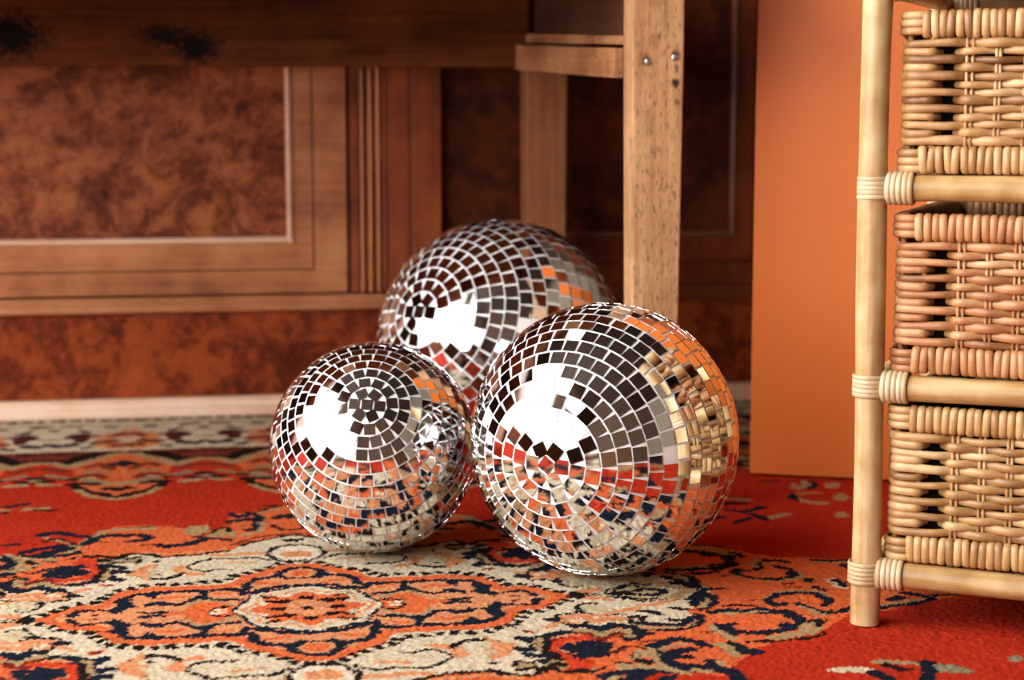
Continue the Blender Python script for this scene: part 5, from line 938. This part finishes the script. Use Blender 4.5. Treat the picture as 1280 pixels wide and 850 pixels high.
def rails():
    for z in RZ:
        for y in (0, SD):
            m = MB(); L = np.linspace(.010, SW-.010, 16)
            m.tube(np.stack([L, y + .0006*np.sin(L*20 + z*30), z + .0006*np.sin(L*16 + z*50)], 1), .0110 + .0003*np.sin(L*31 + z*9), n=24, up=(0, 0, 1))
            m.build('rail', M['rail'], sh, smooth=True)
        for x in (0, SW):
            m = MB(); m.cyl((x, .010, z-.012 if 0 else z), (x, SD-.010, z), .0085, 20)
            m.build('side_rail', M['rail'], sh, smooth=True)
        for x in (0, SW):
            for y in (0, SD):
                m = lash_post(x, y, z)
                q_ = lash_rail(.0135 if x == 0 else SW-.0135-.0176, y, z, 'x')
                o = m.n
                for a, b in zip(q_.v, q_.t): m.v.append(a); m.t.append(b)
                m.f += [tuple(i + o for i in f) for f in q_.f]; m.n += q_.n
                m.build('lashing', M['lash'], sh, smooth=True, tone=True)
        for k in range(5):
            x = .05 + k*.068
            m = MB(); top = z + .0105; m.box(x, x+.030, .004, SD-.004, top-.006, top) 
            m.build('slat', M['slat'], sh, bevel=.001)
rails()
m = MB(); m.box(.004, SW-.004, .004, SD-.004, .5490, .5560); m.build('top_board', M['slat'], sh, bevel=.001)

# ================================================================== WICKER BASKETS
def basket(label, zb, x0, mat, seed, H=.1325):
    r = random.Random(seed)
    W, D, rc = .3420, .285, .010
    t = thing('wicker_basket', label, 'basket', SO + Matrix.Rotation(SY, 3, 'Z') @ Vector((x0 + W/2, -.0070 + D/2, zb)), SY, 'wicker baskets in the rattan shelf')
    hw, hd = W/2 - .0085, D/2 - .0085           # wall line
    # perimeter: starts at the middle of the front-left corner, runs along the front to the right
    segs = []
    def arc(cx, cy, a0, a1):
        return [(cx + rc*math.cos(a), cy + rc*math.sin(a)) for a in np.linspace(a0, a1, 9)]
    pts = arc(-hw+rc, -hd+rc, 1.25*PI, 1.5*PI)[:] + arc(hw-rc, -hd+rc, 1.5*PI, 2*PI) + arc(hw-rc, hd-rc, 0, .5*PI) + arc(-hw+rc, hd-rc, .5*PI, PI) + arc(-hw+rc, -hd+rc, PI, 1.25*PI)
    pts = np.array(pts); pts = np.concatenate([pts, pts[:1]])
    seg = np.hypot(*np.diff(pts, axis=0).T); keep = np.concatenate([[True], seg > 1e-7]); pts = pts[keep]
    S = np.concatenate([[0], np.cumsum(np.hypot(*np.diff(pts, axis=0).T))]); Ltot = S[-1]
    def at(s):
        s = np.asarray(s) % Ltot
        x = np.interp(s, S, pts[:, 0]); y = np.interp(s, S, pts[:, 1])
        e = .0015
        tx = np.interp((s+e) % Ltot, S, pts[:, 0]) - np.interp((s-e) % Ltot, S, pts[:, 0]); ty = np.interp((s+e) % Ltot, S, pts[:, 1]) - np.interp((s-e) % Ltot, S, pts[:, 1])
        l = np.hypot(tx, ty) + 1e-12
        return x, y, ty/l, -tx/l
    fr = W - .017; sd = D - .017
    corners = [0.0]
    qa = rc*PI/2
    side = [fr - 2*rc, sd - 2*rc, fr - 2*rc, sd - 2*rc]
    c = 0.0
    for k in range(3): c += qa + side[k]; corners.append(c)
    corners.append(Ltot)
    stakes = []; knots = []
    for k in range(4):
        a, b = corners[k], corners[k+1]; L = b - a
        n = int(round((L - .090)/.0236)) + 1; n += (n % 2 == 0)
        st = np.linspace(a + .049, b - .049, n)
        stakes += list(st)
        knots.append((a, 1, 1)); knots += [(a+.019, 1, 1.1), (a+.0255, 1, -4.0), (a+.033, .9, -4.0)]
        for j, s in enumerate(st): knots.append((s, -1 if j % 2 == 0 else 1, 1 if j % 2 == 0 else -1))
        knots += [(b-.033, .9, -4.0), (b-.0255, 1, -4.0), (b-.019, 1, 1.1)]
    knots.append((Ltot, 1, 1)); K = np.array(knots)
    z_lo, z_hi = .0235, H - .0235
    rowsN = 13; pitch = (z_hi - z_lo)/rowsN
    wv = MB(); ns = 460; ss = np.linspace(0, Ltot, ns, endpoint=False)
    X, Y, NX, NY = at(ss)
    ki = np.clip(np.searchsorted(K[:, 0], ss, 'right') - 1, 0, len(K)-2)
    u = (ss - K[ki, 0])/np.maximum(K[ki+1, 0] - K[ki, 0], 1e-9); u = .5 - .5*np.cos(PI*u)
    for row in range(rowsN):
        j = 1 + row % 2
        off = (K[ki, j]*(1-u) + K[ki+1, j]*u)*.0030
        ph = r.random()*6
        z = z_lo + (row+.5)*pitch + .0005*np.sin(ss*40 + ph) + .0004*np.sin(ss*95 + ph*2)
        rad = .0036*(1 + .10*np.sin(ss*27 + ph) + .08*np.sin(ss*71 + ph*3))*r.uniform(.93, 1.08)
        tone = np.clip(.5 + r.gauss(0, .10) + .16*np.sin(ss*19 + ph*2) + .10*np.sin(ss*53 + ph), .05, .95)
        wv.tube(np.stack([X + NX*off, Y + NY*off, z], 1), rad*.68, rad*1.0, n=8, closed=True, tone=tone)
    # short wraps round the corners where the rim bands stop
    for cs in corners[:4]:
        for zz, ex in [(H-.0042, .0052), (H-.0105, .0056), (H-.0170, .0056), (.0042, .0052), (.0105, .0056), (.0170, .0056)]:
            s2 = np.linspace(cs-.022, cs+.0125, 16); x, y, nx, ny = at(s2)
            e = ex*np.sin(np.linspace(.25, PI-.25, 16))**.35
            wv.tube(np.stack([x + nx*e, y + ny*e, zz + 0*s2], 1), .0022, .0033, n=8, tone=r.uniform(.3, .7))
    wv.build('weave', mat, t, smooth=True, tone=True)
    sk = MB()
    for s in stakes:
        x, y, nx, ny = at(np.array([s-.0019, s+.0019]))
        for k in range(2):
            sk.cyl((x[k], y[k], .012), (x[k] + r.gauss(0, .0004), y[k], H-.012), .00135, 8, tone=r.uniform(.45, .8), seg=2)
    for cs in corners[:4]:
        for dd in (0, -.019, .019):
            x, y, nx, ny = at(np.array([cs + dd])); sk.cyl((x[0], y[0], .006), (x[0], y[0], H-.006), .0026, 8, tone=.4)
    sk.build('stakes', mat, t, smooth=True, tone=True)
    for name, zc in (('rim', H-.0115), ('base_band', .0115)):
        rm = MB()
        # core
        s2 = np.linspace(0, Ltot, 120, endpoint=False); x, y, nx, ny = at(s2)
        rm.tube(np.stack([x, y, 0*x + zc], 1), .0045, .0085, n=10, closed=True, tone=.25)
        for k in range(4):
            a, b = corners[k] + .0145, corners[k+1] - .0145
            n = int((b-a)/.00655)
            for i in range(n+1):
                s = a + (b-a)*i/n + r.gauss(0, .00025); x, y, nx, ny = [float(v_) for v_ in at(s)]
                tx, ty = -ny, nx
                th = np.linspace(0, 2*PI, 16, endpoint=False)
                cc, sn = np.cos(th), np.sin(th)
                e = .62
                pn_ = np.sign(cc)*np.abs(cc)**e*(.0062 + r.gauss(0, .0002)); pz = np.sign(sn)*np.abs(sn)**e*(.0100 + r.gauss(0, .0002))
                lean = r.gauss(0, .0006)
                P = np.stack([x + nx*pn_ + tx*lean*sn, y + ny*pn_ + ty*lean*sn, zc + pz], 1)
                tone = np.clip(.52 + r.gauss(0, .13), .1, .95)
                rm.tube(P, .0018, .00352*r.uniform(.95, 1.04), n=8, closed=True, up=(tx, ty, 0), tone=tone)
        rm.build(name, mat, t, smooth=True, tone=True)
    ln = MB(); gx, gy = hw-.0085, hd-.0085; zt, zb_ = H-.020, .012
    v = []
    for (qx, qy, z) in ((gx, gy, zt), (gx, gy, zb_), (gx-.0012, gy-.0012, zb_+.0012), (gx-.0012, gy-.0012, zt)):
        v += [(-qx, -qy, z), (qx, -qy, z), (qx, qy, z), (-qx, qy, z)]
    f = []
    for lv in (0, 1, 2, 3):
        nx_ = (lv+1) % 4
        if lv == 1: continue
        for k in range(4): l = (k+1) % 4; f.append((lv*4+k, lv*4+l, nx_*4+l, nx_*4+k))
    f.append((4, 5, 6, 7)); f.append((11, 10, 9, 8)); ln.add(v, f)
    ln.build('liner', M['liner'], t)['label'] = 'dark lining'
    fl = MB(); fl.box(-hw+.004, hw-.004, -hd+.004, hd-.004, .006, .011); fl.build('basket_floor', mat, t)
    return t
basket('topmost wicker basket in the rattan shelf', .3840, .0150, M['wick1'], 2)
basket('reddish wicker basket in the middle of the rattan shelf', .2186, .0135, M['wick2'], 4, .1330)
basket('lowest wicker basket, just above the rug in the rattan shelf', .0582, .0130, M['wick3'], 6, .1335)

# ================================================================== ROOM
def rstruct(mb, name, mat, **k):
    o = mb.build(name, mat, None, **k); o.location = ROOM; o.rotation_euler = (0, 0, YAW); return struct(o)
UL, UR, VB, VF, CH = -1.60, 2.1, .50, -4.4, 2.75
m = MB(); m.box(UL-.1, UR+.1, VF-.1, VB+.1, FLOOR_Z-.05, FLOOR_Z); rstruct(m, 'floor', M['boards'])
m = MB(); m.box(UL-.1, UR+.1, VF-.1, VB+.1, CH, CH+.08); rstruct(m, 'ceiling', M['ceil'])
m = MB(); m.box(UL-.1, UR+.1, VB, VB+.1, FLOOR_Z, CH); rstruct(m, 'wall_back', M['walld'])
m = MB(); m.box(UR, UR+.1, VF, VB, FLOOR_Z, CH); rstruct(m, 'wall_right', M['wallp'])
WINS_L = WIN_L; WINS_F = WIN_F
m = MB()
vs = VF
for (a, b, z0, z1) in WINS_L:
    m.box(UL-.1, UL, vs, a, FLOOR_Z, CH); m.box(UL-.1, UL, a, b, FLOOR_Z, z0); m.box(UL-.1, UL, a, b, z1, CH); vs = b
m.box(UL-.1, UL, vs, VB, FLOOR_Z, CH); rstruct(m, 'wall_left', M['walld'])
m = MB(); us = UL
for (a, b, z0, z1) in WINS_F:
    m.box(us, a, VF-.1, VF, FLOOR_Z, CH); m.box(a, b, VF-.1, VF, FLOOR_Z, z0); m.box(a, b, VF-.1, VF, z1, CH); us = b
m.box(us, UR, VF-.1, VF, FLOOR_Z, CH); rstruct(m, 'wall_front', M['walld'])
wn = 0
def win_frame(a, b, z0, z1, axis):
    global wn
    wn += 1; m = MB(); w = .05
    def bx(p0, p1, q0, q1):
        if axis == 'v': m.box(UL-.08, UL-.02, p0, p1, q0, q1)
        else: m.box(p0, p1, VF-.08, VF-.02, q0, q1)
    bx(a, a+w, z0, z1); bx(b-w, b, z0, z1); bx(a+w, b-w, z0, z0+w); bx(a+w, b-w, z1-w, z1)
    bx((a+b)/2-.02, (a+b)/2+.02, z0+w, z1-w); bx(a+w, (a+b)/2-.02, z0+(z1-z0)*.62, z0+(z1-z0)*.62+.03); bx((a+b)/2+.02, b-w, z0+(z1-z0)*.62, z0+(z1-z0)*.62+.03)
    rstruct(m, 'window_%d' % wn, M['frame'])
    # light portal in the opening
    L = bpy.data.lights.new('daylight', 'AREA'); L.shape = 'RECTANGLE'; L.cycles.is_portal = True
    L.size = b-a; L.size_y = z1-z0
    o = bpy.data.objects.new('daylight', L); COL.objects.link(o)
    R = Matrix.Rotation(YAW, 4, 'Z')
    if axis == 'v': loc = Vector((UL-.11, (a+b)/2, (z0+z1)/2)); dirn = Vector((1, 0, 0))
    else: loc = Vector(((a+b)/2, VF-.11, (z0+z1)/2)); dirn = Vector((0, 1, 0))
    qd = (R.to_3x3() @ dirn).to_track_quat('-Z', 'Z')
    o.location = ROOM + R.to_3x3() @ loc; o.rotation_euler = qd.to_euler()
for w in WINS_L: win_frame(*w, 'v')
for w in WINS_F: win_frame(*w, 'u')
m = MB(); m.box(UL-9, UL-.12, VF-8, VB+4, -.25, -.15); m.box(UL-.12, UR+3, VF-8, VF-.12, -.25, -.15); rstruct(m, 'terrace', M['paving'])

# ================================================================== LIGHT, CAMERA
w = bpy.data.worlds.new('daylight_sky'); scn.world = w; w.use_nodes = True
nt = w.node_tree; nt.nodes.clear()
out = nt.nodes.new('ShaderNodeOutputWorld'); bg = nt.nodes.new('ShaderNodeBackground')
tc = nt.nodes.new('ShaderNodeTexCoord'); sx = nt.nodes.new('ShaderNodeSeparateXYZ'); rp = nt.nodes.new('ShaderNodeValToRGB')
nt.links.new(tc.outputs['Generated'], sx.inputs[0]); nt.links.new(sx.outputs['Z'], rp.inputs[0])
rp.color_ramp.elements[0].position = .0; rp.color_ramp.elements[0].color = (1, .95, .87, 1)
rp.color_ramp.elements[1].position = .8; rp.color_ramp.elements[1].color = (.92, .95, 1, 1)
nt.links.new(rp.outputs[0], bg.inputs[0]); bg.inputs[1].default_value = SKY
nt.links.new(bg.outputs[0], out.inputs[0])

cam = bpy.data.cameras.new('camera'); co = bpy.data.objects.new('camera', cam); COL.objects.link(co)
cam.sensor_width = 36.0; cam.sensor_fit = 'HORIZONTAL'; cam.lens = 2300/1280*36
cam.clip_start = .05
co.location = (0, 0, .444); co.rotation_euler = (PI/2 - math.atan(300/2300), 0, 0)
cam.dof.use_dof = True; cam.dof.focus_distance = 1.62; cam.dof.aperture_fstop = 5.6
scn.camera = co
scn.view_settings.view_transform = 'Standard'; scn.view_settings.look = 'None'
scn.view_settings.gamma = 1.0; scn.view_settings.use_curve_mapping = False
scn.view_settings.exposure = EXPO
scn.cycles.caustics_reflective = False; scn.cycles.caustics_refractive = False
scn.cycles.max_bounces = 10; scn.cycles.diffuse_bounces = 4; scn.cycles.glossy_bounces = 8
scn.cycles.sample_clamp_indirect = 12.0; scn.cycles.blur_glossy = .3
scn.cycles.use_denoising = True
